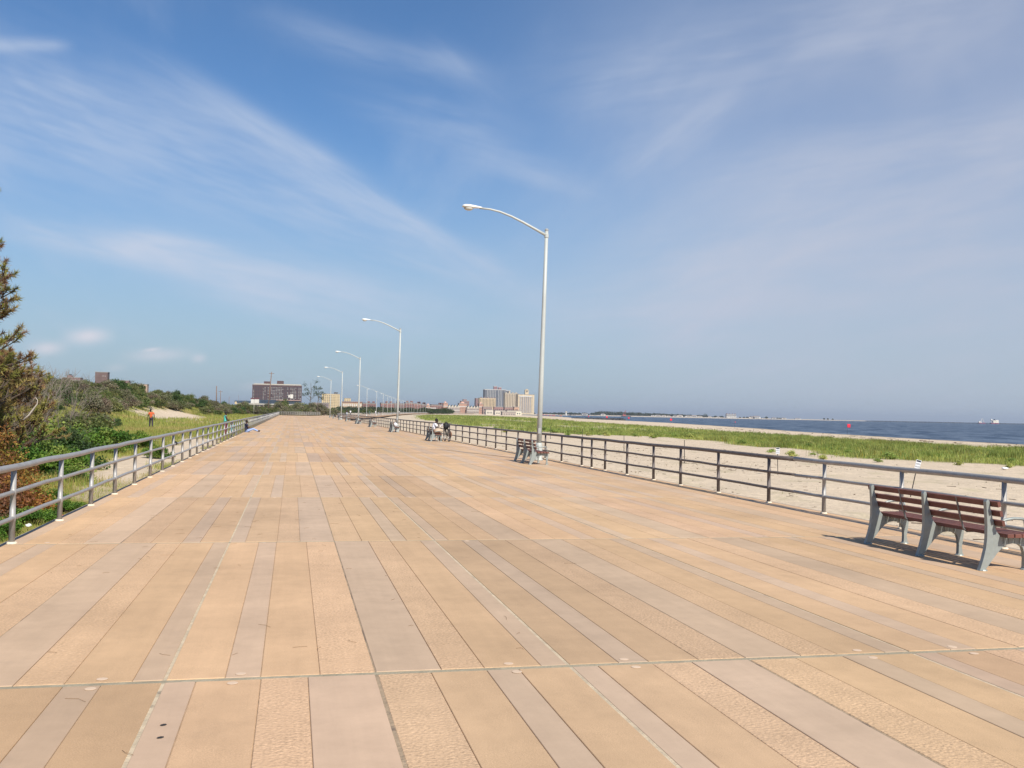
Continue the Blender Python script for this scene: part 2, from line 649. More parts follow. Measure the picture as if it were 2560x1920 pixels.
def ground_z(X, Y):
    X, Y = np.asarray(X, float), np.asarray(Y, float)
    t = shore_x(Y) - X
    beach = np.where(t < 0, SEA_Z + t * 0.05, SEA_Z + 1.55 * sstep(t, -5, 75) + 0.15 * sstep(t, 60, 110))
    beach = np.maximum(beach, -7.0)
    gm = sstep(X, grass_near(Y) - 6, grass_near(Y) + 5) * (1 - sstep(X, grass_far(Y) - 6, grass_far(Y) + 4)) * (1 - sstep(Y, 600, 800))
    right = beach + 0.16 * gm + 0.16 * (fbm(X * 0.25, Y * 0.2, 5) - 0.5) * sstep(t, 10, 50) + 0.05 * (fbm(X * 1.3, Y * 1.3, 6) - 0.5)
    d = toe_x(Y) - X
    A = np.interp(Y, [0, 30, 60, 100, 150, 200, 260, 330, 420, 900], [1.0, 1.2, 1.7, 2.4, 3.8, 5.2, 4.0, 1.8, 0.8, 0.5])
    left = -0.42 + A * sstep(d, 0, 20) + 0.9 * sstep(d, 0, 12) * (fbm(X * 0.09, Y * 0.07, 8) - 0.5) + 0.16 * (fbm(X * 0.5, Y * 0.5, 9) - 0.5)
    k = sstep(X, -4.0, 6.0)
    z = left * (1 - k) + right * k
    under = (X > -3.6) & (X < 9.5) & (Y < 250)
    return np.where(under, np.minimum(z, -0.75), z)


def ground_col(X, Y):
    n1, n2 = fbm(X * 0.6, Y * 0.6, 51), fbm(X * 0.07, Y * 0.05, 52)
    sand = np.stack([0.60 + 0 * X, 0.482 + 0 * X, 0.352 + 0 * X], -1) * (0.90 + 0.22 * n1)[..., None]
    t = shore_x(Y) - X
    wet = (1 - sstep(t, 1, 9))[..., None]
    sand = sand * (1 - wet) + np.array([0.36, 0.29, 0.21]) * wet
    soil_l = np.array([0.17, 0.165, 0.05]) * (0.7 + 0.6 * n1)[..., None] + np.array([0.10, 0.06, 0.02]) * sstep(n2, 0.5, 0.62)[..., None]
    soil_r = np.array([0.24, 0.235, 0.085]) * (0.8 + 0.4 * n1)[..., None]
    vl = (1 - sand_left(X, Y)) * (1 - sstep(X, -4.2, -2.0) * (Y > 250) * 0.3)
    scat = sstep(fbm(X * 0.8, Y * 0.5, 61), 0.62, 0.75) * 0.25 * (t > 60)
    vr = np.maximum(grass_mask(X, Y), scat)
    k = (X > -2.0)
    veg = np.where(k, vr, vl)[..., None]
    soil = np.where(k[..., None], soil_r, soil_l)
    far = sstep(Y, 900, 1500)[..., None]
    inland = (sstep(shore_x(Y) - X, 260, 330) * sstep(Y, 300, 420))[..., None]
    col = sand * (1 - veg) + soil * veg
    return col * (1 - inland) + np.array([0.13, 0.14, 0.06]) * inland


_r = np.concatenate([[0.5], np.geomspace(2.0, 12000, 360)])
_th = np.radians(np.linspace(-105, 105, 520))
_rr, _tt = np.meshgrid(_r, _th, indexing='ij')
_gx, _gy = _rr * np.sin(_tt), _rr * np.cos(_tt)
_gz = ground_z(_gx, _gy)
_gc = ground_col(_gx, _gy)
_nr, _nt = _gx.shape
_i = np.arange(_nr * _nt).reshape(_nr, _nt)
_q = np.stack([_i[:-1, :-1], _i[:-1, 1:], _i[1:, 1:], _i[1:, :-1]], -1).reshape(-1, 4)[:, ::-1]
m_ground = material('sand_and_soil', (1, 1, 1), 0.95, attr='col', var=0.16, vscale=2.2, bump=0.9, bscale=5.0, bdist=0.07, coords='World', spec=0.1)
_g = soup('ground', np.stack([_gx, _gy, _gz], -1).reshape(-1, 3), _q, _gc.reshape(-1, 3), m_ground)
_g.data.polygons.foreach_set('use_smooth', [True] * len(_g.data.polygons))
tag(_g, kind='structure')

# ------------------------------------------------------------------ boardwalk of textured concrete planks
BW = thing('boardwalk', None, None)
tag(BW, kind='structure')
PMAT = {'F': plank_material('plank_fine_orange', (0.60, 0.395, 0.232), 1),
        'C': plank_material('plank_coarse_pebble', (0.635, 0.42, 0.255), 2),
        'S': plank_material('plank_smooth_tan', (0.56, 0.398, 0.272), 0)}
PMATA = {'F': plank_material('plank_fine_orange_far', (0.60, 0.395, 0.232), 1, True),
         'C': plank_material('plank_coarse_pebble_far', (0.635, 0.42, 0.255), 2, True),
         'S': plank_material('plank_smooth_tan_far', (0.56, 0.398, 0.272), 0, True)}
PAT = [('F', .35), ('S', .21), ('F', .36), ('C', .345), ('S', .42), ('C', .28), ('F', .38), ('S', .185)]
JGAP = 0.062
PITCH, JY0, LX0, SLABW = 6.27, 6.22, -3.24, 2.53
DECK_R, DECK_END = 9.29, 251.0
m_joint = material('joint_grout', (0.46, 0.33, 0.215), 0.95, var=0.35, vscale=14, bump=0.5, bscale=90, coords='World')
m_seal = material('joint_sealant', (0.56, 0.45, 0.31), 0.9, var=0.25, vscale=9, bump=0.5, bscale=60, coords='World', stain=((0.12, 0.10, 0.085), 2.3, 0.60, 0.72))
m_cross = material('cross_joint_fill', (0.345, 0.295, 0.205), 0.95, var=0.22, vscale=7, bump=0.5, bscale=50, coords='World', stain=((0.47, 0.39, 0.28), 4.0, 0.55, 0.70))
m_dark = material('cracked_joint', (0.36, 0.265, 0.175), 0.95, var=0.3, vscale=9, bump=0.5, bscale=60, coords='World', stain=((0.20, 0.15, 0.11), 1.6, 0.52, 0.60))
m_edge = material('edge_concrete', (0.40, 0.33, 0.26), 0.9, var=0.2, vscale=5, bump=0.3, coords='World')
slab = MB().box(((LX0 - 0.06 + DECK_R) / 2, (DECK_END - 6) / 2, -0.158), (DECK_R - LX0 + 0.06, DECK_END + 6, 0.30))
slab.build('deck_slab', m_joint, BW)
plank_meshes = {}


def plank_mesh(kind, w):
    key = (kind, round(w, 3))
    if key not in plank_meshes:
        plank_meshes[key] = MB().cbox((0, 0, -0.02), (w - 0.004, PITCH - JGAP, 0.04), 0.003).mesh('plank', PMAT[kind])
    return plank_meshes[key]


far_parts = {k: ([], [], []) for k in 'FCS'}
nrow = int((DECK_END - JY0) / PITCH) + 1
for row in range(-1, nrow):
    y0 = JY0 + (row - 1) * PITCH
    yc = y0 + PITCH / 2
    pat = PAT if row % 2 else PAT[::-1]
    for cell in range(5):
        x = LX0 + cell * SLABW
        tint = None
        crack = row == 0 and cell in (1, 2)
        for j, (kind, w) in enumerate(pat):
            if j % 4 == 0:
                t0 = random.uniform(0.94, 1.05)
                if random.random() < 0.16:
                    t0 *= random.uniform(0.89, 0.95)
                if row == 1 and (cell, j) == (2, 0):
                    t0 = 0.85
                if row == 1 and cell == 2 and j == 4:
                    t0 = 0.90
                if row == 0 and cell == 0 and j == 4:
                    t0 = 0.86
                tint = Vector((t0 * random.uniform(0.985, 1.015), t0, t0 * random.uniform(0.97, 1.03)))
            if x + w > DECK_R + 0.005:
                w = DECK_R - x
            if w < 0.04:
                continue
            xa, xb = x, x + w
            if j % 4 == 0:
                xa += 0.009 if j == 0 else (0.009 if crack else 0.003)
            if j % 4 == 3:
                xb -= 0.009 if j == 7 else (0.009 if crack else 0.003)
            c = tint * random.uniform(0.965, 1.035)
            if 0 <= row < 7:
                inst('plank', plank_mesh(kind, xb - xa), BW, ((xa + xb) / 2, yc, random.uniform(-0.0015, 0.0015)), color=tuple(c))
            else:
                far_parts[kind][0].append(((xa + xb) / 2, yc, xb - xa))
                far_parts[kind][1].append(c)
            x += w
for kind, (pl, cl, _) in far_parts.items():
    mb = MB()
    for (x, yc, w) in pl:
        mb.cbox((x, yc, -0.02), (w - 0.004, PITCH - JGAP, 0.04), 0.003)
    cols = np.repeat(np.array([tuple(c) for c in cl]), 12, 0)
    me = mb.mesh('plank_field', PMATA[kind])
    ca = me.color_attributes.new('col', 'FLOAT_COLOR', 'POINT')
    ca.data.foreach_set('color', np.concatenate([cols, np.ones((len(cols), 1))], 1).astype(np.float32).ravel())
    tag(inst('plank_field', me, BW), kind='stuff')
# sealed joints between the slabs: long ones every half slab, cross ones every slab
for k in range(1, 10):
    x = LX0 + k * SLABW / 2
    wv = 0.030
    mb = MB()
    for y in np.arange(-6, DECK_END - 1, 0.5):
        o1, o2 = random.uniform(-.003, .003), random.uniform(-.003, .003)
        mb.add([(x - wv / 2 + o1, y, -0.004), (x + wv / 2 + o2, y, -0.004), (x + wv / 2 + o1, y + 0.5, -0.004), (x - wv / 2 + o2, y + 0.5, -0.004)], [(0, 1, 2, 3)])
    mb.build('joint_seal', m_seal if k % 2 == 0 else m_dark, BW)
for row in range(0, nrow):
    y = JY0 + row * PITCH
    mb = MB()
    xs = np.arange(LX0, DECK_R, 0.25)
    for x in xs:
        o1, o2 = random.uniform(-.004, .004), random.uniform(-.004, .004)
        mb.add([(x, y - 0.034 + o1, -0.0035), (x + 0.25, y - 0.034 + o2, -0.0035), (x + 0.25, y + 0.034 + o1, -0.0035), (x, y + 0.034 + o2, -0.0035)], [(0, 1, 2, 3)])
    mb.build('cross_joint', m_cross, BW)
for sx in (LX0 - 0.035, DECK_R + 0.045):
    MB().box((sx, (DECK_END - 6) / 2, -0.13), (0.06, DECK_END + 6, 0.25)).build('edge_beam', m_edge, BW)
# plugs over the lifting bolts, in pairs across each joint
capm = MB().lathe([(0.033, 0.0), (0.033, 0.0015), (0.03, 0.0025)], 14).mesh('bolt_cap', material('bolt_cap_mortar', (0.62, 0.46, 0.33), 0.9, var=0.1, coords='World'))
for row in range(0, 3):
    for cell in range(5):
        for ox in (0.42, 2.15):
            x = LX0 + cell * SLABW + ox
            for s in (-0.105, 0.10):
                if x < DECK_R - 0.2 and random.random() < (0.95 if row == 0 else 0.35):
                    inst('bolt_cap', capm, BW, (x + random.uniform(-.02, .02), JY0 + row * PITCH + s, 0.0012), scale=(1, random.uniform(.8, 1.1), 1))
stm = MB().lathe([(0.017, 0), (0.013, 0.0015)], 7).mesh('tar_spot', material('tar_spot', (0.035, 0.032, 0.03), 0.8))
for q in ((-0.61, 5.37), (-0.60, 5.17)):
    inst('tar_spot', stm, BW, (q[0], q[1], 0.002), rot=(0, 0, random.random()), scale=(1.2, 0.9, 1))
# dry needles and twigs blown over the planks: nobody could count them
mb = MB()
for i in range(170):
    y = random.uniform(4.2, 24) if i < 130 else random.uniform(24, 60)
    x = random.gauss(-0.6, 2.0)
    if not -3.1 < x < 9.0:
        continue
    a, L = random.uniform(0, math.pi), random.uniform(0.02, 0.075)
    dx, dy = math.cos(a) * L, math.sin(a) * L
    k = random.uniform(-.015, .015)
    mb.tube([(x - dx, y - dy, 0.003), (x + k, y + k, 0.006), (x + dx, y + dy, 0.003)], 0.0011, 4)
tag(mb.build('pine_needle_litter', material('dry_needle', (0.22, 0.125, 0.06), 0.9)), 'thin dry pine needles scattered over the boardwalk planks', 'litter', kind='stuff')

# the boardwalk beyond the end fence bends away to the right along the beach
FAR_EDGE = [(9.4, 205), (11, 226), (17, 255), (23, 290), (33, 360), (45, 450), (70, 625), (98, 800), (136, 1000), (180, 1200), (290, 1600), (420, 2000)]


def far_edge(n=70):
    p = np.array(FAR_EDGE, float)
    s = np.concatenate([[0], np.cumsum(np.hypot(*np.diff(p, axis=0).T))])
    u = np.linspace(0, s[-1], n)
    return np.stack([np.interp(u, s, p[:, 0]), np.interp(u, s, p[:, 1])], 1), u


fe, _u = far_edge(90)
mb = MB()
for i in range(len(fe)):
    t = fe[min(i + 1, len(fe) - 1)] - fe[max(i - 1, 0)]
    t /= np.hypot(*t)
    nx, ny = -t[1], t[0]
    wd = 12.0
    a, c = fe[i], fe[i] + np.array([nx, ny]) * wd
    mb.v += [(a[0], a[1], -0.01), (c[0], c[1], -0.01), (a[0], a[1], -0.45), (c[0], c[1], -0.45)]
for i in range(len(fe) - 1):
    o = i * 4
    mb.f += [(o, o + 4, o + 5, o + 1), (o + 2, o + 3, o + 7, o + 6), (o, o + 2, o + 6, o + 4), (o + 1, o + 5, o + 7, o + 3)]
FBW = mb.build('far_boardwalk', material('far_deck', (0.50, 0.34, 0.22), 0.9, var=0.12, vscale=0.3, coords='World'))
tag(FBW, kind='structure')

# ------------------------------------------------------------------ railings
m_rail = material('galvanised_rail', (0.37, 0.355, 0.34), 0.5, 0.25, var=0.14, vscale=7, bump=0.05, bscale=60, coords='World', stain=((0.20, 0.155, 0.125), 5.0, 0.60, 0.80))
m_foot = material('post_grout', (0.72, 0.62, 0.48), 0.9)
POST_H = 0.90
m_rust = material('weathered_brown_rail', (0.150, 0.125, 0.116), 0.6, 0.1, var=0.25, vscale=7, bump=0.08, bscale=60, coords='World', stain=((0.20, 0.17, 0.15), 4.0, 0.58, 0.80))
post_me = MB().tube([(0, 0, 0), (0, 0, 0.258), (0, 0, 0.26), (0, 0, 0.33), (0, 0, 0.332), (0, 0, 0.568), (0, 0, 0.57), (0, 0, 0.64), (0, 0, 0.642), (0, 0, POST_H - 0.03)], [0.036, 0.035, 0.038, 0.038, 0.0345, 0.0335, 0.0365, 0.0365, 0.033, 0.032], 12).mesh('post', m_rail, True)
foot_me = MB().lathe([(0.062, -0.002), (0.06, 0.012), (0.044, 0.02)], 12).mesh('post_foot', m_foot)
post_far = MB().tube([(0, 0, 0), (0, 0, POST_H - 0.03)], [0.036, 0.032], 6).mesh('post', m_rail, True)

post_rust, post_rust_far = post_me.copy(), post_far.copy()
for _m in (post_rust, post_rust_far):
    _m.materials[0] = m_rust


def railing(name, label, x, posts, y0, y1, change=None):
    r = thing(name, label, 'railing', (x, y0, 0))
    for i, y in enumerate(posts):
        me_ = post_me if y < 60 else post_far
        if change and y > change:
            me_ = post_rust if y < 60 else post_rust_far
        p = inst('post', me_, r, (random.uniform(-.006, .006), y - y0, 0), rot=(random.uniform(-.008, .008), random.uniform(-.008, .008), 0))
        if y < 60:
            inst('post_foot', foot_me, p)
    cut = [y0, y1] if change is None else [y0, change, y1]
    for s in range(len(cut) - 1):
        a_, c_ = cut[s], cut[s + 1]
        ys = np.concatenate([np.arange(a_, min(80, c_), 1.1), np.arange(max(80, a_), c_, 6.0), [c_]])
        for nm, z, rad in (('top_rail', POST_H, 0.041), ('middle_rail', 0.605, 0.027), ('lower_rail', 0.295, 0.027)):
            pts = [(random.uniform(-.007, .007), y - y0, z + random.uniform(-.007, .007)) for y in ys]
            MB().tube(pts, rad, 10).build(nm, m_rust if s else m_rail, r, True)
    return r


lp = [3.2, 5.5, 7.85, 10.2, 12.58, 14.99, 17.23, 19.4, 21.75, 24.0, 26.2, 28.5]
while lp[-1] < DECK_END - 2.5:
    lp.append(lp[-1] + 2.3)
railing('railing', 'long grey three-bar pipe railing beside the dunes, left of the boardwalk', -3.19, lp, 2.0, DECK_END)
rp = [2.4, 4.6, 6.8, 8.95, 11.13, 13.33, 15.57, 17.6, 19.92, 22.05, 23.85, 25.93, 27.9, 29.2, 30.3, 32.7]
while rp[-1] < 203:
    rp.append(rp[-1] + 2.25)
railing('railing', 'long dark grey three-bar pipe railing along the beach side of the boardwalk', 9.15, rp, 1.5, 205, 16.6)
# end of the deck: railing across
er = thing('railing', 'blue-grey railing closing off the far end of the wide deck', 'railing', (LX0, DECK_END - 0.4, 0))
xs = np.arange(0.1, 10.2, 0.55)
for x in xs:
    inst('post', post_far, er, (x, 0, 0))
for nm, z in (('top_rail', 0.9), ('middle_rail', 0.6), ('lower_rail', 0.3)):
    MB().tube([(0, 0, z), (10.2, 0, z)], 0.05, 6).build(nm, m_rail, er, True)
# railing of the far boardwalk
fr = thing('railing', 'distant railing with countless posts along the curving far boardwalk', 'railing', (0, 0, 0))
p, u = far_edge(420)
mb = MB()
for i in range(len(p)):
    w_ = 0.03 + p[i, 1] * 0.00005
    mb.box((p[i, 0] - 0.3, p[i, 1], 0.45), (w_ * 2, w_ * 2, 0.9))
tag(mb.build('post_row', m_rail, fr), kind='stuff')
for nm, z in (('top_rail', 0.9), ('middle_rail', 0.55)):
    MB().tube([(q[0] - 0.3, q[1], z) for q in p[::6]], 0.05, 5).build(nm, m_rail, fr, True)
# ------------------------------------------------------------------ lamp posts
m_pole = material('white_pole_paint', (0.47, 0.485, 0.46), 0.55, 0.1, var=0.06, vscale=3, coords='Object', stain=((0.34, 0.29, 0.22), 6.0, 0.66, 0.80))
m_head = material('lamp_head_white', (0.80, 0.80, 0.78), 0.35, 0.0, var=0.04)
m_lens = material('lamp_lens', (0.55, 0.53, 0.47), 0.25, 0.0, var=0.05, spec=0.6)


def make_lamp():
    r = thing('lamp_post', 'x', 'lamp post')
    MB().lathe([(0.165, 0), (0.16, 0.05), (0.135, 0.08), (0.13, 0.5), (0.118, 0.58), (0.105, 0.62)], 12).build('base', m_pole, r, True)
    MB().tube([(0, 0, 0.4), (0, 0, 3.0), (0, 0, 5.5), (0, 0, 8.15)], [0.094, 0.085, 0.074, 0.062], 12).build('pole', m_pole, r, True)
    MB().lathe([(0.07, 8.14), (0.072, 8.19), (0.03, 8.23)], 12).build('pole_cap', material('cap_grey', (0.33, 0.33, 0.32), 0.6), r)
    arm = [(0.0, 0, 7.98), (-0.4, 0, 8.17), (-0.88, 0, 8.39), (-1.3, 0, 8.56), (-1.72, 0, 8.69), (-2.08, 0, 8.75), (-2.45, 0, 8.76)]
    MB().tube(arm, [0.052, 0.048, 0.043, 0.039, 0.036, 0.034, 0.034], 8).build('arm', m_pole, r, True)
    MB().lathe([(0.078, 7.90), (0.08, 7.91), (0.08, 8.02), (0.078, 8.03)], 12).build('arm_clamp', m_pole, r)
    MB().box((-.02, -.098, 1.05), (.10, .02, .20)).build('access_plate', material('cap_grey', (0.33, 0.33, 0.32), 0.6), r)
    # cobra head: a flattened shell that widens towards the tip
    hd = MB()
    secs = [(x_ - .14, a_, c_) for x_, a_, c_ in ((-2.22, 0.04, 0.035), (-2.32, 0.06, 0.05), (-2.5, 0.11, 0.075), (-2.68, 0.145, 0.09), (-2.82, 0.145, 0.085), (-2.90, 0.10, 0.06), (-2.925, 0.03, 0.02))]
    n = 12
    for (x, wy, hz) in secs:
        for k in range(n):
            a = 2 * math.pi * k / n
            sz = math.sin(a) * hz
            hd.v.append((x, math.cos(a) * wy, 8.77 + (sz if sz > 0 else sz * 0.45)))
    for i in range(len(secs) - 1):
        for k in range(n):
            j = (k + 1) % n
            hd.f.append((i * n + k, i * n + j, (i + 1) * n + j, (i + 1) * n + k))
    hd.f += [tuple(range(n)), tuple(range(len(hd.v) - n, len(hd.v)))]
    h = hd.build('lamp_head', m_head, r, True)
    MB().ell((-2.84, 0, 8.725), (0.17, 0.115, 0.09), 12, 8).build('lens', m_lens, h, True)
    return r


lamp0 = make_lamp()
LAMPS = [(8.5, 33.4, 0.018, 'nearest tall white curved-arm lamp post beside the second bench'),
         (8.12, 77.5, 0.012, 'second nearest white lamp post, behind the bench with the white bag'),
         (7.95, 121.5, 0.008, 'third white lamp post from the front along the benches'),
         (8.1, 168, 0.006, 'fourth white lamp post from the front along the benches'),
         (8.0, 216, 0.01, 'fifth white lamp post, last before the deck ends')]
for i, (x, y, lean, lb) in enumerate(LAMPS):
    o = lamp0 if i == 0 else copy_tree(lamp0)
    o.location = (x, y, 0)
    o.rotation_euler = (0, lean, 0.0)
    o['label'] = lb
    o['group'] = 'lamp posts along the boardwalk'
p, u = far_edge(2000)
nxt = u[np.argmin(np.abs(p[:, 1] - 283))]
for i in range(31):
    k = np.argmin(np.abs(u - nxt))
    nxt += 44
    t = p[min(k + 5, len(p) - 1)] - p[max(k - 5, 0)]
    o = copy_tree(lamp0)
    o.location = (p[k, 0] - 1.0, p[k, 1], 0)
    o.rotation_euler = (0, 0, math.atan2(t[1], t[0]) - math.pi / 2)
    o['label'] = 'white lamp post where the far boardwalk starts to bend right' if i == 0 else 'distant lamp post in the long row along the curving far boardwalk'
    o['group'] = 'lamp posts along the boardwalk'

# ------------------------------------------------------------------ benches
m_cast = material('bench_cast_metal', (0.30, 0.325, 0.31), 0.45, 0.25, var=0.08, vscale=20, bump=0.08, bscale=120)
m_slat = material('bench_slat_redwood', (0.155, 0.060, 0.045), 0.62, var=0.28, vscale=7, bump=0.15, bscale=50, coords='World')
m_strap = material('bench_strap_steel', (0.20, 0.20, 0.20), 0.5, 0.5)
PROF = [(-.10, 0), (-.085, .03), (-.05, .13), (-.018, .25), (-.004, .36), (-.002, .50), (-.010, .64), (-.020, .765), (-.006, .79), (.016, .785), (.028, .755), (.036, .69), (.050, .64), (.062, .585), (.080, .53), (.098, .475), (.118, .43), (.16, .385), (.52, .372), (.548, .355), (.552, .30), (.54, .2), (.522, .1), (.535, .03), (.555, 0), (.465, 0), (.478, .03), (.482, .12), (.474, .2), (.455, .255), (.405, .288), (.32, .298), (.25, .288), (.185, .25), (.125, .19), (.065, .12), (.01, .05), (-.02, .015), (-.02, 0)]


def make_bench():
    r = thing('bench', 'x', 'bench')
    for y in (-1.11, 0, 1.11):
        f = MB().prism(PROF, y - 0.024, y + 0.024).build('frame', m_cast, r)
        for x in (.205, .275, .345, .415):
            MB().box((x, y, 0.332), (0.008, 0.066, 0.07)).build('rib', m_cast, f)
        MB().lathe([(0.055, 0), (0.05, 0.012), (0.02, 0.02)], 12, (-.045, y, 0)).build('foot_plate', m_cast, f)
        MB().lathe([(0.055, 0), (0.05, 0.012), (0.02, 0.02)], 12, (.505, y, 0)).build('foot_plate', m_cast, f)
        arm = [(.09, y, .47), (.16, y, .525), (.25, y, .56), (.35, y, .575), (.45, y, .572), (.50, y, .562)]
        am = MB()
        am.tube(arm, 0.017, 8)
        am.tube([(.495, y, .565), (.505, y, .50), (.53, y, .36)], 0.012, 8)
        am.build('armrest', m_cast, r, True)
    tilt = Matrix.Rotation(math.radians(-14), 3, 'Y')
    for x, z in ((.056, .745), (.084, .640), (.112, .534)):
        MB().box((x, 0, z), (0.036, 2.50 + random.uniform(-.01, .01), 0.060), m=tilt).build('back_slat', m_slat, r)
    for k in range(4):
        MB().cbox((.205 + k * .098, 0, .396), (0.084, 2.50 + random.uniform(-.012, .012), 0.042), 0.006).build('seat_slat', m_slat, r)
    for y in (-0.555, 0.555):
        MB().tube([(.036, y, .77), (.062, y, .66), (.094, y, .54), (.135, y, .40), (.18, y, .368), (.5, y, .368)], 0.013, 6).build('strap', m_strap, r)
    return r


bench0 = make_bench()
BENCH = [(10.63, 'nearest slatted brown bench with grey cast frames, at the right edge'),
         (31.85, 'second brown slatted bench, beside the nearest lamp post'),
         (55.0, 'bench with the person in a white shirt seated on it'),
         (77.0, 'bench with a white plastic bag, in front of the second lamp post'),
         (98.3, 'fifth bench from the front along the beach railing'),
         (120.0, 'sixth bench from the front, beside the third lamp post'),
         (143.0, 'seventh bench from the front along the beach railing'),
         (165.0, 'eighth bench from the front, beside the fourth lamp post'),
         (188.0, 'small distant bench with a dark bag lying on its seat'),
         (206.0, 'farthest small bench near the end of the deck')]
for i, (y, lb) in enumerate(BENCH):
    o = bench0 if i == 0 else copy_tree(bench0)
    o.location = (7.60, y, 0)
    o['label'] = lb
    o['group'] = 'benches facing the sea'

# ------------------------------------------------------------------ people
STAND = dict(pel=(0, 0, .93), chest=(0, .01, 1.28), neck=(0, 0, 1.46), head=(0, .02, 1.60), top=(0, .015, 1.67), nose=(0, .12, 1.575),
             sh=(.185, 0, 1.41), el=(.245, -.02, 1.13), wr=(.255, .05, .89), hip=(.09, 0, .90), kn=(.10, .02, .49), an=(.10, -.01, .085), toe=(.115, .15, .03))


def pose(**kw):
    d = dict(STAND)
    d.update(kw)
    return d


def two(J, k):
    a = J[k]
    if isinstance(a[0], (tuple, list)):
        return a
    return ((-a[0], a[1], a[2]), a)


def skin_part(name, verts, edges, radii, mat, parent, levels=1):
    me = bpy.data.meshes.new(name)
    me.from_pydata(verts, edges, [])
    me.materials.append(mat)
    o = bpy.data.objects.new(name, me)
    COL.objects.link(o)
    o.parent = parent
    s = o.modifiers.new('skin', 'SKIN')
    s.use_smooth_shade = True
    if not me.skin_vertices:
        me.skin_vertices.new() if hasattr(me.skin_vertices, 'new') else None
    lay = me.skin_vertices[0].data
    for i, q in enumerate(radii):
        lay[i].radius = q if hasattr(q, '__len__') else (q, q)
        lay[i].use_root = (i == 0)
    m = o.modifiers.new('sub', 'SUBSURF')
    m.levels = levels
    m.render_levels = levels
    return o


def fabric(name, col):
    return material('cloth_' + name, col, 0.85, var=0.12, vscale=14, bump=0.2, bscale=25)


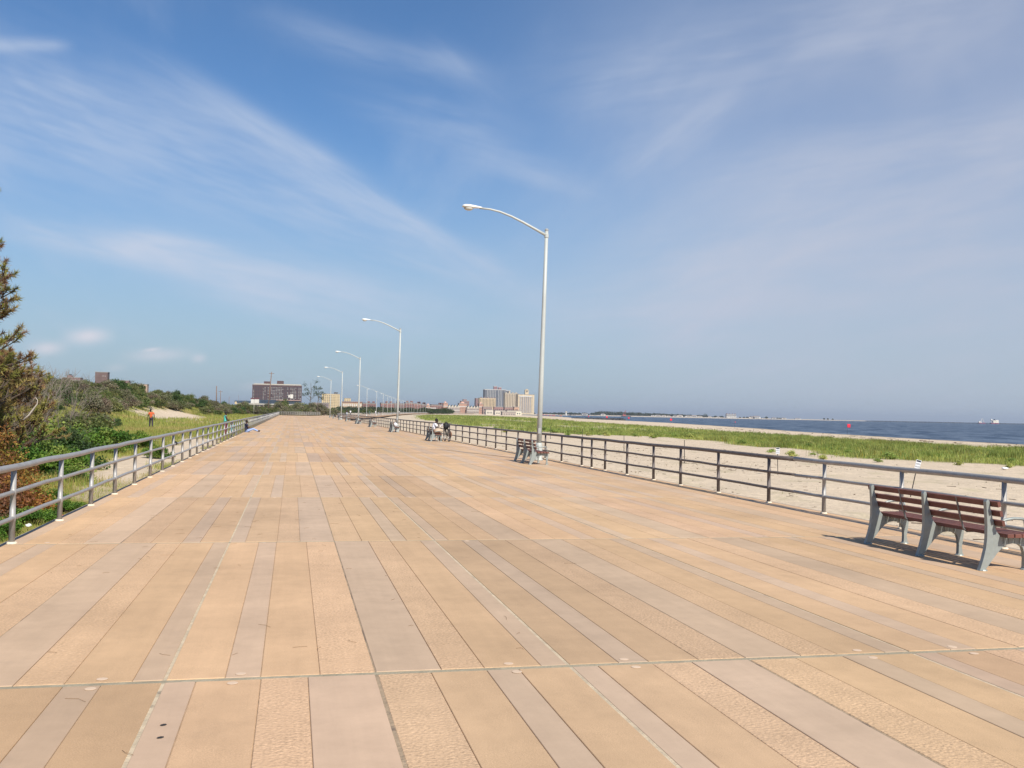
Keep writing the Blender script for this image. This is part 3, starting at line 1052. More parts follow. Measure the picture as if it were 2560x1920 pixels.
def person(label, loc, rz, J, skin, top, bottom, hair, scale=1.0, shoe=(0.05, 0.05, 0.055), group=None, fine=True, shorts=None, sleeve=0.62, bag=False):
    r = thing('person', label, 'person', loc, rz, group)
    r.scale = (scale,) * 3
    ms = material('skin_%02d' % int(skin[0] * 100), skin, 0.55, var=0.06)
    V, E, R = [], [], []

    def v(q, rad):
        V.append(tuple(q))
        R.append(rad)
        return len(V) - 1

    pel = v(J['pel'], (.135, .10))
    che = v(J['chest'], (.145, .10))
    nk0 = v(Vector(J['chest']).lerp(Vector(J['neck']), .72), (.10, .07))
    nk = v(J['neck'], .052)
    hd = v(J['head'], (.078, .092))
    tp = v(J['top'], (.068, .078))
    E += [(pel, che), (che, nk0), (nk0, nk), (nk, hd), (hd, tp)]
    if fine:
        ns = v(J['nose'], .016)
        E.append((hd, ns))
    for s in (0, 1):
        sh, el, wr = (two(J, k)[s] for k in ('sh', 'el', 'wr'))
        a, b_, c = v(sh, .058), v(el, .042), v(wr, .030)
        E += [(nk0, a), (a, b_), (b_, c)]
        d = (Vector(wr) - Vector(el)).normalized()
        pm = v(Vector(wr) + d * .055, (.042, .020))
        E.append((c, pm))
        if fine:
            side = Vector((1, 0, 0)) - d * d.x
            side = side.normalized() if side.length > .2 else Vector((0, 1, 0))
            oth = d.cross(side)
            for f_, (off, ln) in enumerate(((-.03, .072), (-.010, .085), (.010, .08), (.03, .062))):
                k1 = v(Vector(wr) + d * .095 + side * off, .009)
                k2 = v(Vector(wr) + d * (.095 + ln * .5) + side * off + oth * .008, .008)
                k3 = v(Vector(wr) + d * (.095 + ln * .85) + side * off + oth * .026, .007)
                E += [(pm, k1), (k1, k2), (k2, k3)]
            t1 = v(Vector(wr) + d * .05 + side * (-.045 if s else .045), .011)
            t2 = v(Vector(wr) + d * .09 + side * (-.06 if s else .06) + oth * .015, .009)
            E += [(c, t1), (t1, t2)]
        hp, kn, an, te = (two(J, k)[s] for k in ('hip', 'kn', 'an', 'toe'))
        a, b_, c, e = v(hp, .085), v(kn, .056), v(an, .038), v(te, .034)
        E += [(pel, a), (a, b_), (b_, c), (c, e)]
    body = skin_part('body', V, E, R, ms, r)
    # shirt
    V, R, E = [], [], []
    pel = Vector(J['pel'])
    che = Vector(J['chest'])
    a = v(pel - (che - pel) * .22, (.158, .118))
    b_ = v(pel.lerp(che, .5), (.15, .115))
    c = v(che, (.165, .118))
    d = v(che.lerp(Vector(J['neck']), .70), (.105, .080))
    E += [(a, b_), (b_, c), (c, d)]
    for s in (0, 1):
        sh, el = Vector(two(J, 'sh')[s]), Vector(two(J, 'el')[s])
        q = v(sh, .072)
        E.append((d, q))
        if sleeve > 0:
            w = v(sh.lerp(el, sleeve), .066)
            E.append((q, w))
    skin_part('shirt', V, E, R, fabric(top[0], top[1]), r)
    V, R, E = [], [], []
    a = v(pel + Vector((0, 0, .03)), (.148, .112))
    for s in (0, 1):
        hp, kn, an = (Vector(two(J, k)[s]) for k in ('hip', 'kn', 'an'))
        q = v(hp, .100)
        E.append((a, q))
        w = v(kn, .074)
        E.append((q, w))
        if not shorts:
            x = v(kn.lerp(an, .9), .056)
            E.append((w, x))
    skin_part('trousers', V, E, R, fabric(bottom[0], bottom[1]), r)
    # shoes
    for s in (0, 1):
        an, te = Vector(two(J, 'an')[s]), Vector(two(J, 'toe')[s])
        skin_part('shoe', [tuple(an - Vector((0, 0, .03))), tuple(an.lerp(te, .6)), tuple(te)], [(0, 1), (1, 2)], [.05, .048, .04], material('shoe_%d' % int(shoe[0] * 100), shoe, .6), r, 1)
    # hair, ears and eyes
    h, n_ = Vector(J['head']), Vector(J['nose'])
    f = n_ - h
    f.normalize()
    up = (Vector(J['top']) - h).normalized()
    rt = f.cross(up).normalized()
    hm = MB().ell((0, 0, 0), (.096, .112, .10), 12, 8, .05, random)
    keep = []
    hm.v = [tuple(h + up * .045 - f * .022 + rt * q[0] + f * q[1] + up * q[2]) for q in hm.v]
    hm.build('hair', material('hair_dark', hair, .8, var=.3, vscale=30, bump=.5, bscale=60), r, True)
    if fine:
        em = MB()
        for s in (-1, 1):
            em.ell(tuple(h + f * .082 + rt * s * .032 + up * .012), (.012, .012, .009), 6, 4)
        em.build('eyes', material('eye_dark', (.03, .02, .02), .3), r, True)
        mm = MB().box(tuple(h + f * .086 - up * .052), (.045, .012, .01))
        mm.build('mouth', material('lip', (.25, .09, .08), .5), r)
        eb = MB()
        for s in (-1, 1):
            eb.ell(tuple(h + rt * s * .085), (.014, .026, .034), 6, 4)
        eb.build('ears', ms, r, True)
    return r


DARK = (0.075, 0.042, 0.030)
MIDB = (0.13, 0.07, 0.048)
HAIR = (0.012, 0.010, 0.009)
gz = lambda x, y: float(ground_z(np.array(x), np.array(y)))
# man on the third bench, leaning over something white in his hands
SIT = pose(pel=(0, 0, .50), chest=(0, .10, .82), neck=(0, .17, .99), head=(0, .24, 1.11), top=(0, .26, 1.18), nose=(0, .33, 1.05), sh=(.185, .13, .935), el=(.26, .24, .70), wr=(.10, .42, .72),
           hip=(.095, .02, .49), kn=(.13, .44, .50), an=(.13, .42, .085), toe=(.14, .57, .03))
person('person in a white shirt sitting on a bench, bent over something white', (7.78, 55.05, 0), math.radians(-82), SIT, DARK, ('white_shirt', (.74, .72, .76)), ('dark_trousers', (.05, .05, .06)), HAIR)
mb = MB()
for i in range(7):
    for j in range(5):
        mb.v.append((i / 6 * .22 - .11, j / 4 * .20, .03 * math.sin(i * 1.1 + j * .7) + .03 * math.cos(j * 1.7)))
for i in range(6):
    for j in range(4):
        o = i * 5 + j
        mb.f.append((o, o + 5, o + 6, o + 1))
sh = mb.build('paper_sheet', material('pale_paper', (.80, .74, .80), .7, var=.06))
sh.location = (8.24, 54.98, .80)
sh.rotation_euler = (math.radians(50), 0, math.radians(-85))
_s = sh.modifiers.new('thick', 'SOLIDIFY')
_s.thickness = .004
tag(sh, 'crumpled pale sheet held by the person on the bench', 'paper')
# quilted bundle on the seat
rb = random.Random(4)
mb = MB().ell((0, 0, .17), (.27, .30, .155), 22, 14, .055, rb)
bd = mb.build('quilted_bundle', None, None, True, (7.98, 54.22, .405))
mq = bpy.data.materials.new('floral_quilt')
mq.use_nodes = True
_b = NB(mq.node_tree)
_t = _b.new('ShaderNodeTexCoord').outputs['Object']
_v = _b.new('ShaderNodeTexVoronoi')
_v.inputs['Scale'].default_value = 22
_b.put(_v.inputs['Vector'], _t)
_b.put(mq.node_tree.nodes['Principled BSDF'].inputs['Base Color'], _b.mix(_b.ramp(_v.outputs[0], .25, .5), (.30, .19, .10, 1), (.58, .45, .33, 1)))
mq.node_tree.nodes['Principled BSDF'].inputs['Roughness'].default_value = .9
bd.data.materials.clear()
bd.data.materials.append(mq)
tag(bd, 'plump beige floral bundle on the bench beside the person in white', 'bundle')

# bicycle with black bags standing between that bench and the railing
m_blk = material('black_paint', (.018, .018, .02), .4)
m_tyre = material('tyre_rubber', (.02, .02, .02), .85)
m_chr = material('steel_bright', (.55, .55, .56), .3, .8)
bk = thing('bicycle', 'black bicycle hung with bags, standing by the railing at the third bench', 'bicycle', (8.50, 54.25, 0), math.radians(4))


def ring(mb, c, R, r, n=24, m=6):
    for i in range(n):
        a = 2 * math.pi * i / n
        for j in range(m):
            q = 2 * math.pi * j / m
            mb.v.append((c[0] + r * math.sin(q), c[1] + (R + r * math.cos(q)) * math.cos(a), c[2] + (R + r * math.cos(q)) * math.sin(a)))
    o = len(mb.v) - n * m
    for i in range(n):
        for j in range(m):
            mb.f.append((o + i * m + j, o + ((i + 1) % n) * m + j, o + ((i + 1) % n) * m + (j + 1) % m, o + i * m + (j + 1) % m))
    return mb


for y in (-.52, .52):
    w = thing('wheel', None, None, (0, y, .335))
    w.parent = bk
    ring(MB(), (0, 0, 0), .315, .022).build('tyre', m_tyre, w, True)
    rm = ring(MB(), (0, 0, 0), .285, .012)
    for k in range(10):
        a = 2 * math.pi * k / 10
        rm.tube([(0, 0, 0), (0, .285 * math.cos(a), .285 * math.sin(a))], .0025, 4)
    rm.build('rim', m_chr, w, True)
mb = MB()
for a, c in (((0, -.52, .335), (0, -.05, .30)), ((0, -.05, .30), (0, -.17, .82)), ((0, -.17, .80), (0, .36, .80)), ((0, -.05, .30), (0, .38, .70)), ((0, -.52, .335), (0, -.15, .74)), ((0, .52, .335), (0, .35, .92))):
    mb.tube([a, c], .017, 8)
mb.build('frame', m_blk, bk, True)
MB().tube([(-.29, .22, 1.02), (-.22, .32, 1.0), (0, .36, .98), (.22, .32, 1.0), (.29, .22, 1.02)], .014, 8).build('handlebar', m_blk, bk, True)
MB().ell((0, -.19, .87), (.075, .13, .04), 10, 6).build('saddle', m_blk, bk, True)
MB().ell((0, .30, .86), (.16, .12, .20), 14, 9, .12, rb).build('handlebar_bag', material('black_nylon', (.015, .015, .017), .7, var=.3), bk, True)
MB().tube([(0, .36, 1.0), (0, .36, 1.14)], [.03, .008], 6).build('bell_mast', m_blk, bk)
MB().ell((.10, -.40, .40), (.07, .16, .17), 12, 8, .1, rb).build('pannier', material('rust_canvas', (.20, .09, .05), .85, var=.3), bk, True)
# bag on the fourth bench and a dark one farther on
rb = random.Random(9)
o = MB().ell((0, 0, .15), (.15, .20, .17), 14, 10, .16, rb).build('plastic_bag', material('white_plastic', (.82, .82, .84), .4), None, True, (7.88, 76.4, .412))
tag(o, 'bulging white plastic bag on the seat of the fourth bench', 'bag')
o = MB().ell((0, 0, .14), (.22, .38, .16), 12, 8, .12, rb).build('duffel_bag', material('black_nylon', (.015, .015, .017), .7), None, True, (7.86, 187.6, .412))
tag(o, 'dark bag lying on a far small bench', 'bag')

# people by the dunes
x, y = -13.0, 97.6
person('person in an orange shirt and dark trousers walking through the dune grass', (x, y, gz(x, y) - .02), math.radians(14),
       pose(chest=(-.02, .03, 1.28), neck=(-.05, .05, 1.46), head=(-.08, .08, 1.60), top=(-.08, .07, 1.67), nose=(-.13, .16, 1.57), el=((-.27, .04, 1.12), (.25, -.04, 1.13)), wr=((-.28, .14, .90), (.27, 0, .88)), kn=((-.10, .10, .49), (.10, -.02, .49)), an=((-.10, .06, .1), (.10, -.16, .1)), toe=((-.11, .21, .03), (.11, 0, .04))),
       DARK, ('orange', (.62, .12, .035)), ('dark_plum', (.035, .028, .045)), HAIR, 1.04)
p_ = gp(562, 1091, -.42)
x, y = p_.x, p_.y
person('standing person in a turquoise sleeveless top behind the dune-side railing', (x, y, gz(x, y) - .01), math.radians(-70),
       pose(head=(0, .05, 1.59), top=(0, .045, 1.665), nose=(0, .14, 1.55), el=((-.25, .06, 1.14), (.24, .10, 1.13)), wr=((-.06, .22, 1.16), (.05, .23, 1.10))),
       DARK, ('turquoise', (.10, .52, .46)), ('dark_red', (.15, .022, .035)), HAIR, 1.03, sleeve=0)
FLOOR = pose(pel=(0, 0, .12), chest=(0, -.07, .44), neck=(0, -.06, .61), head=(0, -.02, .74), top=(0, -.02, .81), nose=(0, .08, .72), sh=(.18, -.06, .56), el=(.25, .06, .34), wr=(.12, .25, .30), hip=(.09, .03, .11), kn=(.13, .42, .26), an=(.15, .80, .07), toe=(.17, .90, .16))
person('person in a navy top and light blue jeans sitting on the deck by the railing', (-2.98, 68.9, .0), math.radians(-75), FLOOR, MIDB, ('navy', (.022, .025, .055)), ('light_jeans', (.30, .40, .66)), HAIR, .95)
person('crouching person in a teal top at the dune-side railing', (-3.85, 66.6, -.40), math.radians(-35), pose(pel=(0, 0, .55), chest=(0, .05, .85), neck=(0, .05, 1.02), head=(0, .08, 1.15), top=(0, .08, 1.22), nose=(0, .18, 1.12), sh=(.17, .05, .97), el=(.22, .15, .74), wr=(.12, .32, .66), hip=(.09, 0, .52), kn=(.15, .36, .46), an=(.13, .12, .09), toe=(.14, .27, .03)), MIDB, ('teal', (.11, .27, .27)), ('grey_shorts', (.20, .23, .23)), HAIR, .9)
# black rag tied to the railing
rb = random.Random(2)
o = MB().ell((0, 0, 0), (.05, .09, .05), 10, 7, .25, rb).build('black_rag', m_blk, None, True, (-3.18, 28.95, .62))
tag(o, 'small black rag caught on the middle bar of the dune-side railing', 'rag')
# walkers on the far boardwalk
WALK = pose(el=((-.24, -.12, 1.14), (.24, .10, 1.14)), wr=((-.24, -.08, .90), (.23, .24, .93)), kn=((-.10, .20, .50), (.10, -.02, .50)), an=((-.10, .26, .10), (.10, -.32, .14)), toe=((-.11, .41, .05), (.11, -.18, .05)))
WK = [(876, 268, 'white top and black trousers', ('white_shirt', (.74, .72, .76)), ('black', (.02, .02, .022)), 'far walker in a white top, right of the pair beyond the deck end'),
      (867, 266, 'dark', ('dark_brown', (.05, .03, .03)), ('pale_blue', (.55, .62, .74)), 'far walker in dark top and pale trousers, left of the pair'),
      (924, 330, 'green', ('dark_green', (.05, .12, .10)), ('dark_green', (.05, .12, .10)), 'lone far walker in dark green beside the bent boardwalk lamp'),
      (939, 345, 'white', ('white_shirt', (.74, .72, .76)), ('white_shirt', (.74, .72, .76)), 'far walker all in white, leftmost of three on the far boardwalk'),
      (946.5, 342, 'black', ('black', (.02, .02, .022)), ('pale_blue', (.55, .62, .74)), 'far walker in black top and pale trousers, middle of three'),
      (952, 346, 'black', ('black_green', (.02, .04, .035)), ('black', (.02, .02, .022)), 'far walker all in black, rightmost of three on the far boardwalk'),
      (998, 470, 'pair', ('white_shirt', (.74, .72, .76)), ('navy', (.022, .025, .055)), 'tiny far walker in a white top just right of the second lamp post'),
      (993.5, 472, 'pair', ('navy', (.022, .025, .055)), ('navy', (.022, .025, .055)), 'tiny far walker in dark blue just right of the second lamp post')]
for i, (px, dist, _c, tp_, bt_, lb) in enumerate(WK):
    q = at(px, 1036, dist)
    person(lb, (q.x, q.y, 0), math.radians(180 if i % 2 else 5), WALK, MIDB, tp_, bt_, HAIR, .98 + .03 * (i % 3), group='walkers on the far boardwalk', fine=False)

# ------------------------------------------------------------------ signs, stakes, flags on the beach
m_stk = material('stake_dark', (.05, .045, .042), .7, .2)
m_sgn = material('sign_white', (.76, .77, .80), .5, var=.04)
m_ink = material('sign_ink', (.03, .035, .05), .6)


def sign(base, top, w, h, tilt, label):
    r = thing('beach_sign', label, 'sign', base)
    b0, b1 = Vector(base), Vector(top)
    MB().tube([(0, 0, -.2), tuple(b1 - b0)], .018, 6).build('stake', m_stk, r)
    c = b1 - b0
    up = c.normalized()
    R = Matrix.Rotation(tilt, 3, 'Y')
    yaw = Matrix.Rotation(math.radians(-14), 3, 'Z')
    bd = MB()
    cc = c - up * h * .45 + Vector((0, -.03, 0))
    bd.box((0, 0, 0), (w, .012, h))
    bo = bd.build('board', m_sgn, r)
    bo.matrix_local = Matrix.Translation(cc) @ (yaw @ R).to_4x4()
    tx = MB().box((0, -.008, h * .36), (w * .86, .004, h * .20))
    for k, q in enumerate((.10, .02, -.06, -.22, -.30, -.38)):
        for j in range(4):
            tx.box(((-.36 + j * .235 + .02 * (k % 2)) * w, -.0085, h * q), (w * (.15 + .03 * ((k + j) % 3)), .003, h * .035))
    tx.build('print', m_ink, bo)
    return r


b0 = gp(1945, 1185, -.85)
t0 = at(1943.5, 1120, b0.y)
b0.z = gz(b0.x, b0.y)
sign(b0, t0, .17, .28, .0, 'small upright white notice sign with black print standing in the sand')
b0 = gp(2273, 1238, -.85)
t0 = at(2296, 1151, b0.y)
b0.z = gz(b0.x, b0.y)
sign(b0, t0, .17, .29, .24, 'small white notice sign leaning to the right above the near bench')
for i, (px, yb, yt, lb) in enumerate(((1456, 1114, 1072, 'thin dark stake in the sand left of the beach, third from the notice sign'), (1560, 1129, 1088, 'thin dark stake in the sand, second from the notice sign'), (1711, 1158, 1100, 'thin dark stake in the sand, nearest to the upright notice sign'), (1376, 1098, 1066, 'thin dark stake in the sand just right of the nearest lamp post'), (1254, 1090, 1064, 'thin dark stake by the grass left of the nearest lamp post'), (1210, 1086, 1070, 'short thin stake by the grass above the railing right of the bicycle'))):
    b0 = gp(px, yb, -.9)
    t0 = at(px, yt, b0.y)
    z = gz(b0.x, b0.y)
    st = MB().tube([(0, 0, -.2), ((t0.x - b0.x) * .5, 0, (t0.z - z) * .5), (t0.x - b0.x, 0, t0.z - z)], [.024, .022, .018], 6).build('stake', m_stk, None, False, (b0.x, b0.y, z))
    tag(st, lb, 'stake', 'stakes along the planted dune')
m_flag = material('flag_red', (.66, .02, .055), .7, var=.1)
for i, (px, yb, dist, hh, lb) in enumerate(((2118, 1084, 236, 1.0, 'largest red flag on the beach, right of the leaning view of the sea'), (1675, 1060, 420, 1.0, 'second largest red flag at the water line'), (1570, 1054, 560, .95, 'third red flag from the right at the water line'), (1515, 1050, 680, 1.3, 'red flag and banner at the dark rocks'), (1470, 1048, 820, .95, 'farthest red flag on the beach'), (1837, 1066, 330, .32, 'tiny faint red flag between the two largest ones'))):
    q = at(px, yb, dist)
    z = gz(q.x, q.y)
    top = at(px, hzn(px) + (1070 - 1049.3 - 7) * 236 / dist if False else hzn(px) + 16 * 236 / dist, dist)
    r = thing('beach_flag', lb, 'flag', (q.x, q.y, z), 0, 'red flags on the beach')
    H_ = max(top.z - z + hh * .6, 1.6)
    MB().tube([(0, 0, -.3), (0, 0, H_)], [.035, .025], 6).build('flag_pole', m_stk, r)
    mb = MB()
    for a in range(7):
        for c in range(5):
            mb.v.append((a / 6 * hh, .10 * hh * math.sin(a * 1.1 + c * .4), H_ - c / 4 * hh * .95 - .05 * a * hh / 3))
    for a in range(6):
        for c in range(4):
            o = a * 5 + c
            mb.f.append((o, o + 5, o + 6, o + 1))
    fl = mb.build('flag_cloth', m_flag, r, True)
    _s = fl.modifiers.new('thick', 'SOLIDIFY')
    _s.thickness = .01
# litter
rb = random.Random(12)
q = gp(2512, 1164, -.65)
o = MB().ell((0, 0, .08), (.19, .12, .06), 12, 8, .25, rb).build('plastic_sheet', material('white_plastic', (.82, .82, .84), .4), None, True, (q.x, q.y, gz(q.x, q.y)))
tag(o, 'white plastic sheet lying at the edge of the beach grass', 'litter')
for (x, y, c, lb) in ((-4.05, 16.9, (.78, .78, .76), 'crumpled white wrapper in the weeds beyond the dune-side railing'), (-3.75, 17.9, (.70, .16, .08), 'red and white wrapper in the weeds beyond the dune-side railing')):
    o = MB().ell((0, 0, .05), (.04, .035, .025), 9, 6, .3, rb).build('wrapper', material('wrapper_%d' % int(c[1] * 100), c, .5), None, False, (x, y, gz(x, y) + .12))
    tag(o, lb, 'litter')
mb = MB()
for i in range(2600):
    y = random.uniform(12, 75) if i < 1700 else random.uniform(75, 330)
    xr = shore_x(np.array(y)) * 1.0
    x = random.uniform(9.8, 34) if i < 1700 else random.uniform(float(grass_far(np.array(y))) + 2, float(xr) - 6)
    if i % 5 and fbm(np.array(x * .2), np.array(y * .2), 77) < .5:
        continue
    z = gz(x, y)
    s = random.uniform(.008, .035) * (1 if y < 75 else random.choice((1, 2, 6)))
    if random.random() < .5:
        a, L = random.uniform(0, 3.14), s * random.uniform(2, 7)
        mb.tube([(x - math.cos(a) * L, y - math.sin(a) * L, z + .01), (x + math.cos(a) * L, y + math.sin(a) * L, z + .015)], s * .35, 4)
    else:
        mb.ell((x, y, z + s * .3), (s * random.uniform(.8, 1.8), s, s * .6), 5, 3)
tag(mb.build('beach_debris', material('dark_debris', (.14, .10, .07), .9, var=.5, vscale=3, coords='World')), 'dark sticks, shells and pebbles strewn over the sand', 'debris', kind='stuff')
# ------------------------------------------------------------------ far buildings
m_glass = material('far_glass', (.035, .045, .06), .25, var=.3, vscale=.2, coords='World')
m_white = material('far_white_panel', (.60, .57, .53), .7, var=.12, vscale=.1, coords='World')


def wall_mat(nm, c):
    return material('wall_' + nm, c, .9, var=.10, vscale=.12, coords='World')


def block(r, part, x0, x1, z0, z1, y0, dep, mat):
    return MB().box(((x0 + x1) / 2, y0 + dep / 2, (z0 + z1) / 2), (x1 - x0, dep, z1 - z0)).build(part, mat, r)


def openings(r, part, x0, x1, z0, z1, y, cols, rows, fw, fh, mat, skip=None, side=None, dep=0):
    """windows of a far facade: real boxes set into the front, too small to pick apart singly"""
    mb = MB()
    cw, chh = (x1 - x0) / cols, (z1 - z0) / rows
    for i in range(cols):
        for j in range(rows):
            if skip and skip(i, j):
                continue
            mb.box((x0 + (i + .5) * cw, y - .02, z0 + (j + .5) * chh), (cw * fw, .25, chh * fh))
    if side is not None:
        sx, sc = side
        dw = dep / sc
        for i in range(sc):
            for j in range(rows):
                mb.box((sx, y + (i + .5) * dw, z0 + (j + .5) * chh), (.25, dw * fw, chh * fh))
    return tag(mb.build(part, mat, r), kind='stuff')


def bl(name, label, px0, px1, ytop, dist, dep, wall, group=None):
    """local frame of a far building: origin at the ground, middle of the front"""
    a, c, t = at(px0, ytop, dist), at(px1, ytop, dist), at((px0 + px1) / 2, ytop, dist)
    gz_ = -1.0
    r = thing(name, label, 'building', ((a.x + c.x) / 2, dist, gz_), 0, group)
    hw, H_ = (c.x - a.x) / 2, t.z - gz_
    block(r, 'wall', -hw, hw, 0, H_, 0, dep, wall)
    block(r, 'roof', -hw - .3, hw + .3, H_ - .1, H_ + .8, -.3, dep + .6, m_roof)
    return r, hw, H_


m_roof = material('flat_roof', (.30, .27, .25), .9)
sc = lambda px, dist: px * dist / FPX
rnd = random.Random(5)
# dark brown slab behind the elevated station
r, hw, H_ = bl('apartment_slab', 'long dark brown apartment slab with white balconies behind the utility pole', 631, 755, 963, 1800, 16, wall_mat('dark_brown', (.105, .058, .056)))
openings(r, 'windows', -hw + 1, hw - 1, 4, H_ - 2, 0, 30, 15, .62, .52, m_glass)
pat = [rnd.random() < .72 for _ in range(30)]
openings(r, 'balcony_panels', -hw + 1, hw - 1, 2.6, H_ - 3.4, -.35, 30, 15, .48, .25, m_white, skip=lambda i, j: not pat[i] or rnd.random() < .22)
block(r, 'parapet', -hw + 2, hw - 2, H_ + .8, H_ + 2.2, 1, 12, wall_mat('pale_cream', (.50, .44, .36)))
block(r, 'penthouse', sc(-32, 1800), sc(-17, 1800), H_ + .8, H_ + 6.5, 2, 10, wall_mat('dark_brown', (.1, .05, .05)))
block(r, 'penthouse', sc(-1, 1800), sc(15, 1800), H_ + .8, H_ + 8, 2, 10, wall_mat('dark_brown', (.1, .05, .05)))
# yellow block
r, hw, H_ = bl('apartment_block', 'sunlit yellow apartment block between the lamp posts', 805, 850, 985, 2000, 20, wall_mat('yellow', (.56, .43, .26)))
openings(r, 'windows', -hw + 2, hw * .55, 3, H_ - 2, 0, 7, 9, .42, .45, m_glass)
openings(r, 'windows', hw * .6, hw - 1, 3, H_ - 2, 0, 2, 9, .3, .4, m_glass)
block(r, 'penthouse', hw * .35, hw * .75, H_, H_ + 4, 3, 8, wall_mat('dark_grey', (.10, .10, .10)))
r, hw, H_ = bl('apartment_block', 'small yellow tower above the low white-windowed block', 861, 877, 996, 2100, 14, wall_mat('yellow', (.6, .42, .2)))
openings(r, 'windows', -hw + 1, hw - 1, 4, H_ - 2, 0, 3, 8, .4, .4, m_glass)
r, hw, H_ = bl('apartment_block', 'low cream block with tall pale windows right of the yellow block', 856, 906, 1004.5, 1900, 18, wall_mat('cream', (.46, .33, .23)))
openings(r, 'windows', -hw + 1, hw - 1, 2, H_ - 3, 0, 9, 2, .5, .6, m_white)
block(r, 'cornice', -hw - .4, hw + .4, H_ - 1.6, H_ - .2, -.5, 4, wall_mat('red_brown', (.22, .10, .08)))
r, hw, H_ = bl('apartment_block', 'low purple-grey rows behind the shrubs at the end of the deck', 783, 822, 1008, 1500, 18, wall_mat('mauve_brick', (.26, .20, .20)))
openings(r, 'windows', -hw + 1, hw - 1, 1, H_ - 1, 0, 12, 3, .4, .5, m_glass)
# long low brick rows along the horizon
BR = [(907, 940, 1009, 'first'), (952, 985, 1009, 'second'), (986, 1012, 1010, 'third'), (1013, 1033, 1008, 'fourth'), (1034, 1052, 1010, 'fifth'), (1053, 1068, 1012, 'sixth'), (1078, 1108, 1013, 'seventh')]
for i, (a, c, yt, nm) in enumerate(BR):
    r, hw, H_ = bl('brick_row', 'low brown brick apartment row on the skyline, %s from the left' % nm, a, c, yt + .6, 1700, 15, wall_mat('brown_brick_%d' % (i % 3), [(.22, .115, .10), (.26, .14, .12), (.20, .13, .12)][i % 3]), 'brick rows on the skyline')
    openings(r, 'windows', -hw + 1, hw - 1, 2, H_ - 2, 0, max(4, int(hw / 1.6)), 4, .42, .5, m_glass)
    block(r, 'roof_parapet', -hw - .3, hw + .3, H_ + .8, H_ + 2, -.3, 15, wall_mat('slate', (.13, .12, .13)))
    for k in range(2):
        q = rnd.uniform(-hw * .8, hw * .6)
        block(r, 'stair_head', q, q + 4, H_ + 2, H_ + 4.5, 3, 5, wall_mat('brown_brick_0', (.22, .115, .10)))
# orange brick turreted blocks
for a, c, yt, lb in ((1066, 1076, 1013.5, 'small orange brick turret block left of the white canopy'), (1109, 1120, 1008, 'tall orange brick turret at the left end of the gabled houses'), (1148, 1167, 1009, 'wide orange brick gatehouse between the gabled rows'), (1198, 1208, 1010, 'orange brick turret at the right end of the gabled houses')):
    r, hw, H_ = bl('brick_turret', lb, a, c, yt, 1650, 14, wall_mat('orange_brick', (.40, .24, .18)), 'orange brick turrets')
    openings(r, 'windows', -hw + 1, hw - 1, 2, H_ - 4, 0, 2 if hw < 5 else 4, 4, .35, .4, m_glass)
    block(r, 'band', -hw - .3, hw + .3, H_ * .68, H_ * .74, -.4, 14, m_white)
    MB().lathe([(hw * .62, H_ + .8), (hw * .5, H_ + 2.2), (.2, H_ + 3.2)], 8, (0, 6, 0)).build('roof_cap', wall_mat('pink_roof', (.62, .36, .28)), r)
# gabled terraces
for k in range(8):
    px = (1120.5 + k * 7.4) if k < 4 else (1168 + (k - 4) * 7.4)
    a, c, t = at(px, 1013, 1640), at(px + 7.2, 1013, 1640), at(px + 3, 1012.5 if k < 4 else 1015, 1640)
    w_, H_ = (c.x - a.x), t.z + 1
    r = thing('gabled_house', 'grey gabled terrace house with white trim, %s of the %s row of four' % (('first', 'second', 'third', 'fourth')[k % 4], 'left' if k < 4 else 'right'), 'house', (a.x, 1640, -1), 0, 'gabled terrace houses')
    e = H_ * .72
    block(r, 'wall', 0, w_, 0, e, 0, 11, wall_mat('pinkish_stucco', (.38, .32, .28)))
    MB().prism([(-.1, e), (w_ + .1, e), (w_ / 2, H_)], -.2, .6).build('gable', wall_mat('pale_cream', (.50, .44, .36)), r)
    MB().prism([(-.3, e - .1), (w_ / 2, H_ + .6), (w_ + .3, e - .1), (w_ / 2, H_ - .3)], .7, 11).build('roof', wall_mat('green_slate', (.15, .18, .16)), r)
    tr = MB()
    tr.tube([(0, -.4, e), (w_ / 2, -.4, H_ + .2), (w_, -.4, e)], .3, 4)
    tr.build('gable_trim', m_white, r)
    block(r, 'string_course', 0, w_, e * .52, e * .60, -.3, .4, m_white)
    for q in (.22, .62):
        block(r, 'window', w_ * q, w_ * (q + .18), e * .64, e * .86, -.12, .3, m_glass)
        block(r, 'window', w_ * q, w_ * (q + .18), e * .20, e * .42, -.12, .3, m_glass)
r, hw, H_ = bl('apartment_block', 'stepped brown block behind the orange gatehouse', 1153, 1173, 1003, 2000, 16, wall_mat('grey_brown', (.25, .16, .15)))
block(r, 'upper_storeys', -hw * .45, hw * .45, H_, H_ + 4, 2, 10, wall_mat('grey_brown', (.25, .16, .15)))
openings(r, 'windows', -hw + 1, hw - 1, 3, H_ - 1, 0, 6, 6, .4, .5, m_glass)
r = thing('canopy', 'long white flat canopy below the orange turret block', 'canopy', (at(1083, 1020, 1600).x, 1600, -1))
block(r, 'roof', -5, 5, 8.0, 9.2, 0, 6, m_white)
for q in (-4.5, 0, 4.5):
    block(r, 'column', q - .2, q + .2, 0, 8, .5, .4, m_white)
